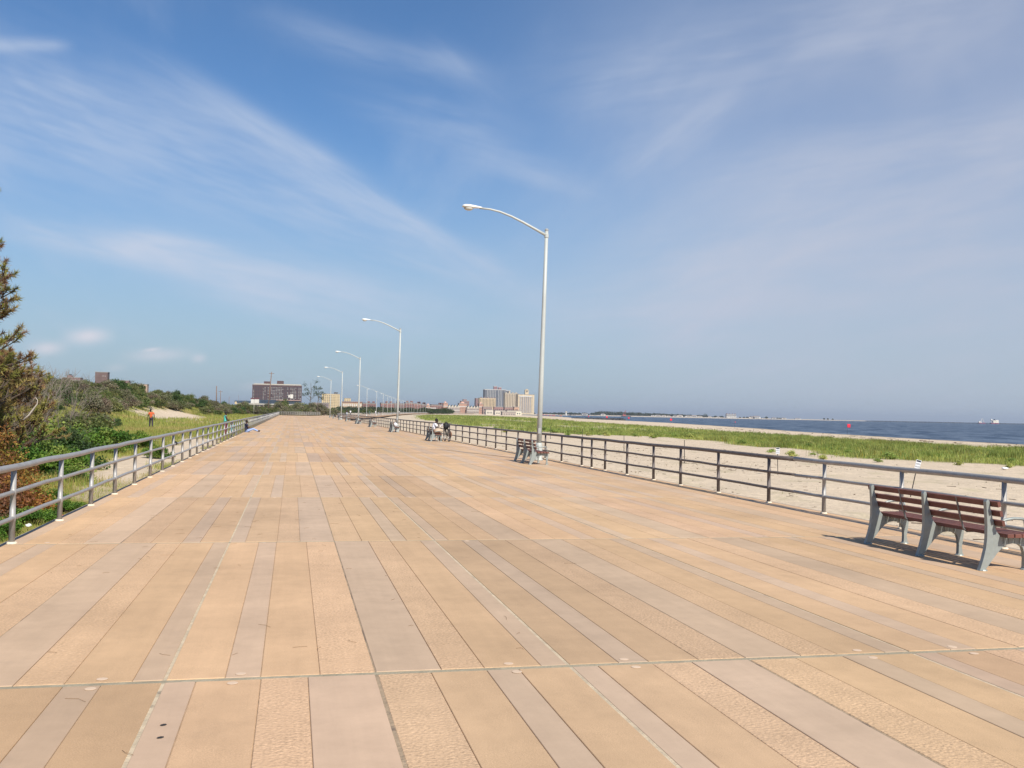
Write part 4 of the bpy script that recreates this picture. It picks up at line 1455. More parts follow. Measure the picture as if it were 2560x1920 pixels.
# high towers
r, hw, H_ = bl('tower_block', 'brown tower end wall left of the yellow striped tower', 1190, 1200, 996, 2500, 20, wall_mat('grey_brown', (.25, .16, .15)))
openings(r, 'windows', -hw + 1, hw - 1, 3, H_ - 2, 0, 3, 11, .3, .4, m_glass)
r, hw, H_ = bl('tower_block', 'yellow and dark striped tower in front of the tall blue-grey one', 1199.5, 1240, 995.5, 2400, 20, wall_mat('yellow_pale', (.56, .44, .28)))
openings(r, 'window_strips', -hw + .5, hw - .5, 1, H_ - 1.5, 0, 11, 1, .46, .98, m_glass)
openings(r, 'spandrels', -hw + .5, hw - .5, 1, H_ - 1.5, -.2, 11, 13, .5, .34, wall_mat('tan_spandrel', (.36, .25, .16)))
for k in range(5):
    q = -hw + 3 + k * hw * .42
    block(r, 'stair_head', q, q + 3, H_, H_ + 3, 3, 5, wall_mat('grey_brown', (.25, .16, .15)))
m_bg = wall_mat('blue_grey', (.155, .155, .17))
r, hw, H_ = bl('tower_block', 'tall blue-grey tower with two brick penthouses on its roof', 1212, 1265, 975, 2650, 24, m_bg)
openings(r, 'white_strips', -hw + .6, hw - .6, 1, H_ - 1, -.1, 13, 1, .20, 1, m_white, skip=lambda i, j: i in (0, 7, 11))
openings(r, 'windows', -hw + .6, hw - .6, 1, H_ - 2, 0, 26, 23, .45, .5, m_glass)
block(r, 'parapet', -hw - .5, hw + .5, H_ + .4, H_ + 1.6, -.6, 24, m_white)
for q0, q1, h_ in ((-3, 6, 10), (9, 17, 7.5)):
    x0, x1 = sc(q0, 2650), sc(q1, 2650)
    block(r, 'penthouse', x0, x1, H_ + 1.6, H_ + h_, 6, 8, wall_mat('penthouse_brick', (.24, .14, .14)))
    block(r, 'penthouse_roof', x0 - .3, x1 + .3, H_ + h_, H_ + h_ + .9, 5.7, 8.6, m_white)
r, hw, H_ = bl('tower_block', 'narrow blue-grey tower wing just right of the tall one', 1265.5, 1276, 977.5, 2680, 20, m_bg)
openings(r, 'windows', -hw + .6, hw - .6, 1, H_ - 2, 0, 6, 22, .5, .5, m_glass)
block(r, 'parapet', -hw - .5, hw + .5, H_ + .4, H_ + 1.6, -.6, 20, m_white)
r, hw, H_ = bl('tower_block', 'yellow tower with vertical brown strips left of the clock turret', 1263, 1296, 983.5, 2450, 20, wall_mat('sand_yellow', (.54, .45, .33)))
openings(r, 'window_strips', -hw + .5, hw - .5, 1, H_ - 1.5, 0, 8, 1, .48, .98, wall_mat('tan_spandrel', (.36, .25, .16)))
openings(r, 'windows', -hw + .5, hw - .5, 1, H_ - 1.5, -.15, 8, 18, .34, .5, m_glass)
for k in range(4):
    q = -hw + 1 + k * hw * .5
    block(r, 'parapet_step', q, q + 4, H_, H_ + 2.5 + (k == 1) * 3, 1, 8, wall_mat('sand_yellow', (.6, .47, .3)))
r, hw, H_ = bl('tower_block', 'yellow seafront tower with white bays and a clock turret on top', 1295.5, 1336, 986.5, 2300, 24, wall_mat('warm_yellow', (.58, .46, .31)))
x1 = hw * .62
openings(r, 'dark_bays', -hw + 3, x1, 4, H_ - 6, 0, 6, 1, .62, 1, wall_mat('bay_shade', (.16, .13, .15)))
openings(r, 'white_balconies', -hw + 3, x1, 4, H_ - 6, -.3, 6, 17, .60, .22, m_white)
openings(r, 'white_piers', -hw + 2, x1 + 1, 2, H_ - 5, -.6, 4, 1, .07, 1, m_white)
block(r, 'frieze', -hw + 2, x1 + 2, H_ - 5.5, H_ - 3.5, -.9, 1, m_white)
openings(r, 'stair_windows', hw * .66, hw * .76, 4, H_ - 3, 0, 1, 18, .6, .5, m_glass)
tx = sc(2.5, 2300)
block(r, 'turret', tx - 4.2, tx + 4.2, H_, H_ + 11, 4, 8, wall_mat('warm_yellow', (.58, .46, .31)))
MB().prism([(tx - 4.6, H_ + 11), (tx + 4.6, H_ + 11), (tx, H_ + 14)], 3.6, 12.4).build('turret_roof', wall_mat('warm_yellow', (.58, .46, .31)), r)
ck = MB().lathe([(2.2, 0), (2.2, .3)], 16)
ck.v = [(q[0] + tx, 3.7 - q[2], q[1] + H_ + 8.2) for q in ck.v]
ck.build('clock_face', wall_mat('clock_dark', (.2, .17, .14)), r)
LOW = [(1208, 1231, 1018, 'mauve', (.27, .20, .18), 'low mauve row at the foot of the yellow striped tower'), (1236, 1262, 1018, 'rosebrown', (.30, .17, .16), 'low brown row under the tall blue-grey tower'), (1262, 1286, 1018.5, 'rosebrown2', (.27, .17, .15), 'low brown row under the vertically striped tower'), (1286, 1297, 1018, 'orange_low', (.45, .28, .20), 'low orange block beside the seafront tower'),
       (1215, 1233, 1025, 'offwhite', (.56, .50, .42), 'pale beach house in front of the mauve row'), (1238, 1268, 1027, 'offwhite', (.56, .50, .42), 'pale low beach houses below the blue-grey tower'), (1268, 1304, 1027.5, 'offwhite2', (.60, .55, .44), 'pale low beach houses below the seafront tower'), (1256, 1290, 1030.5, 'pinkwall', (.38, .32, .28), 'pinkish wall along the beach below the towers')]
for i, (a, c, yt, nm, col_, lb) in enumerate(LOW):
    r, hw, H_ = bl('low_building', lb, a, c, yt, 1600 - 60 * i, 10, wall_mat(nm, col_), 'low buildings under the towers')
    openings(r, 'windows', -hw + 1, hw - 1, .5, H_ - 1.5, 0, max(4, int(hw / 1.5)), 2 if i < 4 else 1, .42, .5, m_glass)
# buildings over the dune on the left
r, hw, H_ = bl('tower_block', 'plain dark brown tower above the dune scrub on the left', 238, 269, 931, 1300, 14, wall_mat('mud_brown', (.155, .10, .088)))
openings(r, 'windows', -hw + 1, hw - 1, 3, H_ - 2, 0, 8, 12, .3, .3, wall_mat('mud_dark', (.11, .075, .07)))
openings(r, 'bright_windows', hw * .2, hw * .7, H_ - 6, H_ - 3, -.1, 3, 1, .35, .5, m_white, skip=lambda i, j: i == 1)
r, hw, H_ = bl('apartment_block', 'stepped brown block left of the dark tower above the scrub', 160, 201, 944.5, 1350, 16, wall_mat('rose_brown', (.24, .14, .13)))
block(r, 'upper_storeys', -hw * .7, -hw * .05, H_, H_ + 3, 2, 8, wall_mat('rose_brown', (.24, .14, .13)))
block(r, 'roof_tank', -hw * .45, -hw * .2, H_ + 3, H_ + 5, 3, 4, wall_mat('dark_grey', (.1, .1, .1)))
r, hw, H_ = bl('apartment_block', 'pinkish low block in front of the stepped brown one', 168, 206, 951, 1250, 12, wall_mat('pink_brick', (.46, .31, .25)))
openings(r, 'windows', -hw + 1, hw - 1, H_ - 5, H_ - 1, 0, 9, 1, .4, .6, m_glass)
r, hw, H_ = bl('apartment_block', 'dark brown flat block right of the dark tower', 296, 322, 952, 1350, 14, wall_mat('rose_brown', (.24, .14, .13)))
r, hw, H_ = bl('apartment_block', 'tan block with two rows of small windows above the dune', 320, 368, 961, 1280, 14, wall_mat('tan_brick', (.47, .32, .24)))
openings(r, 'windows', -hw + 1.5, hw - 1.5, H_ - 9, H_ - .5, 0, 8, 2, .26, .36, m_glass)
# elevated railway station
D = 900
vx = at(665, 1005, D).x
r = thing('elevated_station', 'elevated railway station on concrete piers below the brown slab', 'station', (vx, D, -1))
zt = at(665, 1009, D).z + 1
x0, x1 = at(590, 1009, D).x - vx, at(760, 1009, D).x - vx
m_con = wall_mat('viaduct_concrete', (.42, .38, .33))
block(r, 'viaduct_beam', x0, x1, zt - 1.1, zt, 0, 9, m_con)
for k in range(16):
    q = x0 + (k + .5) * (x1 - x0) / 16
    MB().prism([(q - 1.1, zt - 1.1), (q + 1.1, zt - 1.1), (q + .35, zt - 2.6), (q + .35, 0), (q - .35, 0), (q - .35, zt - 2.6)], 1, 3).build('pier', m_con, r)
block(r, 'platform_wall', at(648, 1005, D).x - vx, x1 - 3, zt, zt + 3.1, 1, 6, wall_mat('station_blue', (.05, .075, .115)))
openings(r, 'platform_windows', at(648, 1005, D).x - vx + 1, x1 - 4, zt + .8, zt + 2.6, 1, 26, 1, .6, 1, m_glass)
block(r, 'canopy', at(690, 1005, D).x - vx, x1 - 3, zt + 3.1, zt + 3.6, .2, 8, wall_mat('pink_roof2', (.45, .30, .27)))
for a, c in ((627, 634.5), (636, 647.5)):
    block(r, 'stair_house', at(a, 1005, D).x - vx, at(c, 1005, D).x - vx, zt + .2, zt + 3.9, .3, 4, m_white)
block(r, 'stair_roof', at(626, 1005, D).x - vx, at(648, 1005, D).x - vx, zt + 3.9, zt + 4.9, 0, 5, wall_mat('dark_red_roof', (.13, .05, .06)))
block(r, 'west_platform', at(586, 1005, D).x - vx, at(626, 1005, D).x - vx, zt + .1, zt + 2.2, 1, 6, wall_mat('station_blue', (.05, .075, .115)))
block(r, 'yellow_wall', at(587, 1005, D).x - vx, at(592, 1005, D).x - vx, zt - 1, zt + 1.2, -.3, 1, wall_mat('yellow', (.6, .42, .2)))
# white hoarding
q = at(727, 991, 700)
r = thing('hoarding', 'white hoarding panels on posts in front of the brown slab', 'billboard', (q.x, 700, -.6))
for a, c, t_, b_ in ((721, 724.5, 987, 994), (725.5, 732.5, 986, 996)):
    pa, pc = at(a, t_, 700), at(c, b_, 700)
    block(r, 'panel', pa.x - q.x, pc.x - q.x, pc.z + .6, pa.z + .6, 0, .3, m_white)
MB().box((.2, .4, 4), (.3, .3, 8)).build('post', m_stk, r)

# ------------------------------------------------------------------ utility poles
m_wood = material('pole_wood', (.20, .13, .10), .9, var=.25, vscale=2, coords='World')
m_galv = material('pole_pale', (.50, .46, .40), .7)
UP = [(669, 1034, 679, 930, 330, .30, m_wood, 'tall leaning brown utility pole in front of the brown slab'), (541.5, 1000, 541.5, 965, 360, .34, m_wood, 'thick bare utility pole right of the scrub dune'), (551.5, 1001, 551.5, 976, 420, .24, m_wood, 'thinner utility pole with a cross bar right of the scrub dune'),
      (634.5, 1032, 635.5, 999, 300, .12, m_galv, 'pale thin pole left of the tall leaning utility pole'), (573, 1003, 573, 991, 500, .18, m_wood, 'short distant utility pole left of the station'), (596.5, 1003, 596.5, 987, 520, .10, m_wood, 'slender distant mast left of the station')]
for (xb, yb, xt, yt, dist, w_, mt, lb) in UP:
    a, t_ = at(xb, yb, dist), at(xt, yt, dist)
    z = min(gz(a.x, dist), a.z) - .2
    r = thing('utility_pole', lb, 'utility pole', (a.x, dist, z), 0, 'utility poles')
    MB().tube([(0, 0, 0), (t_.x - a.x, 0, t_.z - z)], [w_ * .6, w_ * .42], 8).build('pole', mt, r, True)
    if 'cross' in lb or 'leaning brown' in lb:
        MB().box((t_.x - a.x, 0, t_.z - z - .5), (1.6, .12, .14)).build('cross_arm', mt, r)

# ------------------------------------------------------------------ far shore, ships
FS = 3300
fs = MB()
pxs = np.arange(1330, 2185, 6)
for px in pxs:
    a = at(px, 1040, FS + 120 * math.sin(px * .01))
    k = min(1, (2190 - px) / 260)
    fs.v += [(a.x, a.y, -3), (a.x, a.y + 12, -1.2), (a.x, a.y + 60, -.2 + 1.2 * k), (a.x, a.y + 500, .5)]
for i in range(len(pxs) - 1):
    o = i * 4
    fs.f += [(o + j, o + 4 + j, o + 5 + j, o + 1 + j) for j in range(3)]
tag(fs.build('far_shore', material('far_sand', (.50, .42, .33), .95, var=.15, vscale=.02, coords='World')), kind='structure')
HS = [(1632, 3, 4.5, 5), (1645, 5, 5.5, 8), (1660, 4, 5, 6), (1672, 3, 4, 5), (1688, 4, 4.5, 6), (1700, 5, 6.5, 7), (1722, 6, 5, 9), (1736, 5, 7, 8), (1750, 4, 4.5, 6), (1775, 3, 4.5, 5), (1796, 3, 4, 4), (1880, 5, 6, 8), (1892, 7, 8.5, 12), (1935, 4, 5, 6), (1960, 4, 4.5, 6), (1995, 5, 4, 7), (1462, 5, 6, 8), (1508, 4, 6, 8)]
for i, (px, w_, h_, dp) in enumerate(HS):
    a = at(px, 1040, FS + 20)
    z = -.2
    r = thing('shore_house', 'tiny pale house on the far shore across the water', 'house', (a.x, a.y, z), 0, 'houses on the far shore')
    w_ = w_ * 2.2
    h_ = h_ * 1.15
    block(r, 'wall', -w_, w_, 0, h_ * .62, 0, dp, [m_white, wall_mat('shore_grey', (.42, .41, .40)), wall_mat('shore_cream', (.62, .55, .46))][i % 3])
    MB().prism([(-w_ - .4, h_ * .62), (w_ + .4, h_ * .62), (w_ * .5, h_), (-w_ * .5, h_)], -.3, dp).build('roof', wall_mat('shore_roof', (.25, .22, .22)), r)
    block(r, 'window', -w_ * .6, w_ * .6, h_ * .2, h_ * .42, -.1, .3, m_glass)
a = at(1829, 1040, FS - 40)
r = thing('shore_hotel', 'big white flat hotel on the far shore', 'building', (a.x, a.y, -.5))
block(r, 'wall', -19, 19, 0, 8, 0, 14, m_white)
block(r, 'upper_storeys', -18, 18, 8, 14, 3, 10, wall_mat('hotel_grey', (.40, .38, .37)))
for q in (-16, -6, 6, 16):
    block(r, 'roof_unit', q - 2, q + 2, 14, 16.4, 4, 4, wall_mat('rose_brown', (.24, .14, .13)))
openings(r, 'windows', -18, 18, 1, 13, -.1, 14, 4, .6, .45, m_glass)
# red shore crane
a = at(1561, 1041, FS - 60)
r = thing('shore_crane', 'red lattice crane on the far shore', 'crane', (a.x, a.y, -2.6))
m_rc = material('crane_red', (.42, .10, .09), .6)
block(r, 'cab', -5, 5, 1, 7, 0, 6, m_rc)
MB().tube([(-6, 2, 4), (6, 2, 22)], .7, 4).build('boom', m_rc, r)
MB().tube([(4, 2, 4), (6, 2, 22)], .35, 4).build('mast', m_rc, r)
block(r, 'barge', -10, 24, 0, 2.4, -2, 10, material('barge_dark', (.06, .05, .06), .7))
# light tower on the left part of the far beach
a = at(1415.5, 1040, 1900)
r = thing('beach_tower', 'small pale watch tower on the far beach', 'tower', (a.x, 1900, -1))
block(r, 'shaft', -1.2, 1.2, 0, 6, 0, 2.4, m_white)
block(r, 'cabin', -1.9, 1.9, 6, 8.4, -.5, 3.4, wall_mat('pale_cream', (.5, .44, .36)))
MB().tube([(0, 1, 8.4), (0, 1, 11)], .15, 5).build('mast', m_stk, r)
# dredging boat and ship on the horizon
m_hull = material('hull_magenta', (.20, .05, .09), .6)
a = at(2454, 1058.5, 3000)
r = thing('crane_boat', 'small white boat with an A-frame derrick on the horizon', 'boat', (a.x, a.y, SEA_Z))
MB().prism([(-14, 3.2), (14, 3.0), (12, -1), (-11, -1)], -3, 4).build('hull', m_hull, r)
block(r, 'deckhouse', -13, -1, 3, 6.5, -2, 4, m_white)
block(r, 'wheelhouse', -12, -8, 6.5, 8.5, -1.5, 3, m_white)
MB().tube([(-6, 0, 4), (2, 0, 18)], .7, 5).build('derrick_leg', m_white, r)
MB().tube([(9, 0, 3), (4, 0, 18)], .8, 5).build('derrick_leg', m_white, r)
MB().tube([(13, 0, 1), (5, 0, 16)], .3, 4).build('stay', m_white, r)
a = at(2486, 1058.8, 3000)
r = thing('ship', 'white ship with a dark funnel on the horizon at the right', 'ship', (a.x, a.y, SEA_Z))
MB().prism([(-17, 3.4), (16, 3.4), (15, -1), (-15, -1)], -4, 4).build('hull', m_hull, r)
block(r, 'superstructure', -7, 15, 3.4, 12, -3.5, 7, material('ship_cream', (.80, .74, .62), .6))
block(r, 'bridge', 4, 14, 12, 13.6, -3, 6, m_white)
MB().ell((-12, 0, 13), (3.8, 3.4, 4.0), 12, 8).build('storage_tank', m_white, r, True)
MB().tube([(-12, 0, 3), (-12, 0, 10)], .9, 6).build('tank_pedestal', m_white, r)
block(r, 'funnel', -1.5, 1.8, 12, 16.5, -1.2, 3, material('funnel_dark', (.06, .06, .065), .6))
openings(r, 'portholes', -6, 14, 5, 11, -3.6, 9, 3, .35, .35, m_glass)
# jetty of dark rock
jt = MB()
rj = random.Random(3)
for px in np.arange(2165, 2600, 1.6):
    a = at(px, 1057, FS - 250)
    jt.ell((a.x, a.y, SEA_Z + .4), (2.2, 2, rj.uniform(.9, 2.2)), 5, 3, .2, rj)
tag(jt.build('rock_jetty', material('jetty_rock', (.06, .06, .065), .9)), 'low dark rock jetty along the sea horizon', 'jetty')
gr = MB()
for i in range(150):
    px = rj.uniform(1432, 1560)
    a = at(px, 1047, rj.uniform(760, 860))
    gr.ell((a.x, a.y, SEA_Z + .3), (rj.uniform(1, 3), rj.uniform(1, 3), rj.uniform(.5, 1.5)), 6, 4, .25, rj)
tag(gr.build('rock_groyne', material('jetty_rock', (.06, .06, .065), .9)), 'dark rock groyne where the far beach meets the water', 'groyne')
# sunshades far along the beach
for i, px in enumerate((1346, 1352, 1358, 1366, 1375, 1382, 1402, 1385)):
    a = at(px, 1043, 1250 + 40 * (i % 3))
    z = gz(a.x, a.y)
    r = thing('sunshade', 'tiny red sunshade far along the beach right of the nearest lamp post', 'sunshade', (a.x, a.y, z), 0, 'sunshades on the far beach')
    MB().tube([(0, 0, 0), (0, 0, 2.4)], .08, 5).build('pole', m_stk, r)
    MB().lathe([(2.0, 1.7), (1.2, 2.3), (.1, 2.6)], 8).build('canopy', material('shade_red', (.42, .10, .07), .8), r)
# ------------------------------------------------------------------ vegetation
m_leaf = leaf_material('leaf')
m_needle = leaf_material('needle', .55, .12)
m_grass = leaf_material('grass_blade', .6, .30)
m_bark = material('bark', (.10, .075, .055), .95, var=.35, vscale=9, bump=.6, bscale=25)
m_twig = material('grey_twig', (.20, .165, .14), .95, var=.3, vscale=5)


def unit(n, rng):
    v = rng.normal(size=(n, 3))
    return v / np.linalg.norm(v, axis=1, keepdims=True)


def leaf_quads(C, L, Wd, col, rng, out=None):
    """diamond leaves around centres C"""
    n = len(C)
    t = unit(n, rng)
    if out is not None:
        t = t + out * .5
        t /= np.linalg.norm(t, axis=1, keepdims=True)
    b_ = np.cross(t, unit(n, rng))
    b_ /= np.maximum(np.linalg.norm(b_, axis=1, keepdims=True), 1e-6)
    s = rng.uniform(.6, 1.3, (n, 1))
    V = np.stack([C - t * L * s * .5, C + b_ * Wd * s * .5, C + t * L * s * .5, C - b_ * Wd * s * .5], 1).reshape(-1, 3)
    F = np.arange(n * 4).reshape(n, 4)
    return V, F, np.repeat(col, 4, 0)


def shrub_data(rx, ry, rz, n, L, Wd, pal, seed, lobes=16, flat=.25):
    rng = np.random.default_rng(seed)
    d = unit(lobes, rng)
    d[:, 2] = np.abs(d[:, 2])
    lc = d * rng.uniform(.25, .78, (lobes, 1)) * np.array([rx, ry, rz])
    lc[:, 2] += rz * .12
    lr = rng.uniform(.24, .46, lobes) * min(rx, ry, rz * 1.4)
    which = rng.integers(0, lobes, n)
    u = unit(n, rng)
    u[:, 2] = np.where(u[:, 2] < -.3, -u[:, 2] * .5, u[:, 2])
    rad = lr[which] * rng.uniform(0, 1, n) ** .33 * rng.uniform(.85, 1.18, n)
    C = lc[which] + u * rad[:, None]
    C[:, 2] = np.maximum(C[:, 2], rng.uniform(.02, .25, n) * rz)
    pal = np.array(pal)
    lob_c = pal[rng.integers(0, len(pal), lobes)] * rng.uniform(.8, 1.2, (lobes, 1))
    col = lob_c[which] * rng.uniform(.7, 1.35, (n, 1)) * rng.uniform(.92, 1.08, (n, 3))
    V, F, c = leaf_quads(C, L, Wd, col, rng, u)
    return V, F, c, lc


def shrub_mesh(name, seed, mat=None, **k):
    V, F, c, lc = shrub_data(seed=seed, **k)
    me = soup(name, V, F, c, mat or m_leaf, 'mesh')
    mb = MB()
    for q in lc[:9]:
        mid = (q[0] * .45, q[1] * .45, q[2] * .5)
        mb.tube([(q[0] * .08, q[1] * .08, -.2), mid, tuple(q)], [.05 * k['rz'] * .5, .03 * k['rz'] * .5, .012], 5)
    return me, mb.mesh('stems', m_bark)


GREY = [(.125, .13, .065), (.15, .13, .085), (.105, .115, .05), (.17, .15, .10)]
OLIV = [(.10, .12, .038), (.085, .11, .035), (.13, .13, .05)]
DKGR = [(.055, .09, .028), (.065, .105, .03), (.045, .07, .025)]
VIV = [(.11, .20, .03), (.15, .24, .04), (.07, .14, .024), (.18, .23, .05)]
RUST = [(.28, .13, .05), (.21, .095, .05), (.33, .19, .05), (.15, .08, .045), (.24, .20, .05)]
VAR = []
for i, (pal, rr) in enumerate(((GREY, (1.9, 1.7, 1.5)), (OLIV, (1.7, 1.8, 1.8)), (GREY, (2.4, 2.0, 1.4)), (DKGR, (1.6, 1.6, 1.9)), (OLIV + GREY, (2.1, 1.8, 1.7)), (DKGR + OLIV, (2.0, 2.2, 1.5)), (GREY + [(.13, .095, .07)], (1.8, 1.8, 1.9)))):
    VAR.append(shrub_mesh('foliage', 100 + i, rx=rr[0], ry=rr[1], rz=rr[2], n=3000, L=.20, Wd=.10, pal=pal, lobes=20))


def shrub(name, label, cat, x, y, var, s, group, z=None, color=None, rz=None, sz=1.0):
    r = thing(name, label, cat, (x, y, gz(x, y) if z is None else z), random.uniform(0, 6.28) if rz is None else rz, group)
    r.scale = (s, s, s * sz)
    f = inst('foliage', var[0], r, color=color or (random.uniform(1.0, 1.5),) * 3)
    inst('stems', var[1], r)
    return r


# scrub on the dune
rs = random.Random(21)
cnt = 0
for Y in np.arange(62, 350, 6.0):
    tx = float(toe_x(np.array(Y)))
    first = 10.5 if Y < 130 else (8.0 if Y < 225 else 4.0)
    for k in range(7):
        X = tx - first - k * 4.4 - rs.uniform(-1.6, 1.6)
        y = Y + rs.uniform(-2.5, 2.5)
        if X / y < -.30 or (k > 3 and rs.random() < .35):
            continue
        v = rs.choice((0, 0, 1, 2, 3, 4, 4, 5, 6, 6))
        lab = ('grey-green scrub bush on the dune', 'olive scrub bush on the dune', 'grey-green scrub bush on the dune', 'dark green scrub bush on the dune', 'olive scrub bush on the dune', 'dark green scrub bush on the dune', 'grey-brown scrub bush on the dune')[v]
        shrub('scrub_bush', lab, 'bush', X, y, VAR[v], rs.uniform(.75, 1.2) * (.75 + min(Y, 220) / 480) * (1 if Y < 235 else .85), lab.replace('bush', 'bushes'), sz=rs.uniform(.8, 1.2))
        cnt += 1
# shrubs behind the end of the deck and along the far boardwalk
for k in range(64):
    px = rs.choice((rs.uniform(585, 840), rs.uniform(690, 800)))
    dist = rs.uniform(275, 480)
    q = at(px, 1035, dist)
    if -3.5 < q.x < 11 and dist < 260:
        continue
    v = rs.choice((0, 1, 2, 4, 5, 6, 6))
    shrub('thicket_bush', 'scrub bush in the thicket behind the end of the deck', 'bush', q.x, q.y, VAR[v], rs.uniform(1.2, 2.1) * (dist / 350), 'bushes behind the end of the deck', sz=rs.uniform(.8, 1.3))
for k in range(46):
    px = rs.uniform(820, 1170)
    dist = rs.uniform(520, 980)
    q = at(px, 1034, dist)
    e = np.interp(dist, [a[1] for a in FAR_EDGE], [a[0] for a in FAR_EDGE]) - 18
    if q.x > e:
        continue
    shrub('far_bush', 'dark green bush beyond the far boardwalk', 'bush', q.x, q.y, VAR[rs.choice((1, 3, 5, 5))], rs.uniform(1.2, 1.9), 'bushes beyond the far boardwalk', sz=rs.uniform(.7, 1.1))


def tree_mass(name, label, spots, seed, pal, leafs, per):
    rng = np.random.default_rng(seed)
    Vs, Fs, Cs, o = [], [], [], 0
    pal = np.array(pal)
    for (x, y, z, R, H_) in spots:
        n = per
        u = unit(n, rng)
        C = np.array([x, y, z + H_ * .55]) + u * np.array([R, R, H_ * .5]) * rng.uniform(.5, 1.0, (n, 1))
        C[:, 2] = np.maximum(C[:, 2], z + .2)
        col = pal[rng.integers(0, len(pal))] * rng.uniform(.7, 1.3, (n, 1)) * np.ones((1, 3))
        V, F, c = leaf_quads(C, leafs, leafs * .7, col, rng)
        Vs.append(V)
        Fs.append(F + o)
        Cs.append(c)
        o += len(V)
    ob = soup(name, np.concatenate(Vs), np.concatenate(Fs), np.concatenate(Cs), m_leaf)
    return tag(ob, label, 'trees', kind='stuff')


sp = []
for k in range(260):
    px = rs.uniform(845, 1130)
    dist = rs.uniform(1000, 1500)
    q = at(px, 1030, dist)
    sp.append((q.x, q.y, -.8, rs.uniform(4, 7), rs.uniform(3.5, 7)))
tree_mass('tree_belt', 'dark green belt of trees below the brick rows on the skyline', sp, 71, [(.04, .06, .022), (.05, .065, .03), (.06, .07, .03)], 1.3, 130)
sp = []
for k in range(330):
    px = rs.choice((rs.uniform(1335, 1500), rs.uniform(1490, 1640), rs.uniform(1490, 1720), rs.uniform(1640, 1830), rs.uniform(1340, 1960)))
    q = at(px, 1040, FS + rs.uniform(90, 260))
    hh = np.interp(px, [1340, 1480, 1500, 1600, 1700, 1800, 1960], [6, 8, 14, 12, 9, 6, 4]) * rs.uniform(.7, 1.25)
    sp.append((q.x, q.y, -.2, hh * .8, hh))
for px, hh in ((1579, 17), (1763, 14), (1877, 9), (1916, 8), (2060, 6), (2070, 6), (2082, 5)):
    q = at(px, 1040, FS + 80)
    sp.append((q.x, q.y, -.2, hh * .7, hh))
tree_mass('far_shore_trees', 'hazy line of trees on the far shore across the water', sp, 72, [(.04, .055, .03), (.05, .06, .035)], 2.4, 110)


# sparse tall saplings in front of the slab
def sapling(label, px, yb, yt, dist, spread, seed):
    rg = random.Random(seed)
    a, t_ = at(px, yb, dist), at(px - 6, yt, dist)
    z = gz(a.x, dist)
    r = thing('sparse_tree', label, 'tree', (a.x, dist, z), 0, 'sparse trees at the end of the deck')
    H_ = t_.z - z
    tr = MB()
    tr.tube([(0, 0, 0), (-.2, 0, H_ * .4), (.1, 0, H_ * .7), (-.1, .1, H_)], [.16, .11, .08, .03], 6)
    tips = []
    for k in range(9):
        h0 = H_ * rg.uniform(.45, .9)
        an = rg.uniform(0, 6.28)
        L_ = spread * rg.uniform(.4, 1)
        e = (math.cos(an) * L_, math.sin(an) * L_, min(H_ * 1.02, h0 + rg.uniform(.1, .3) * H_))
        tr.tube([(0, 0, h0), (e[0] * .6, e[1] * .6, (h0 + e[2]) / 2 + .2), e], [.05, .03, .015], 4)
        tips += [e] * 2
    tr.build('trunk', m_bark, r)
    rng = np.random.default_rng(seed)
    T = np.array(tips)
    T = T[T[:, 2] > H_ * .6] if (T[:, 2] > H_ * .6).any() else T
    n = 420
    w_ = rng.integers(0, len(T), n)
    C = T[w_] + rng.normal(size=(n, 3)) * np.array([.45, .45, .3])
    col = np.array([.055, .075, .035]) * rng.uniform(.7, 1.3, (n, 1))
    V, F, c = leaf_quads(C, .36, .2, col, rng)
    soup('crown', V, F, c, m_leaf, r)


sapling('taller sparse tree with clumped leaves right of the brown slab', 776, 1026, 956, 330, 2.6, 1)
sapling('shorter sparse tree with clumped leaves right of the brown slab', 795, 1026, 970, 335, 2.0, 2)


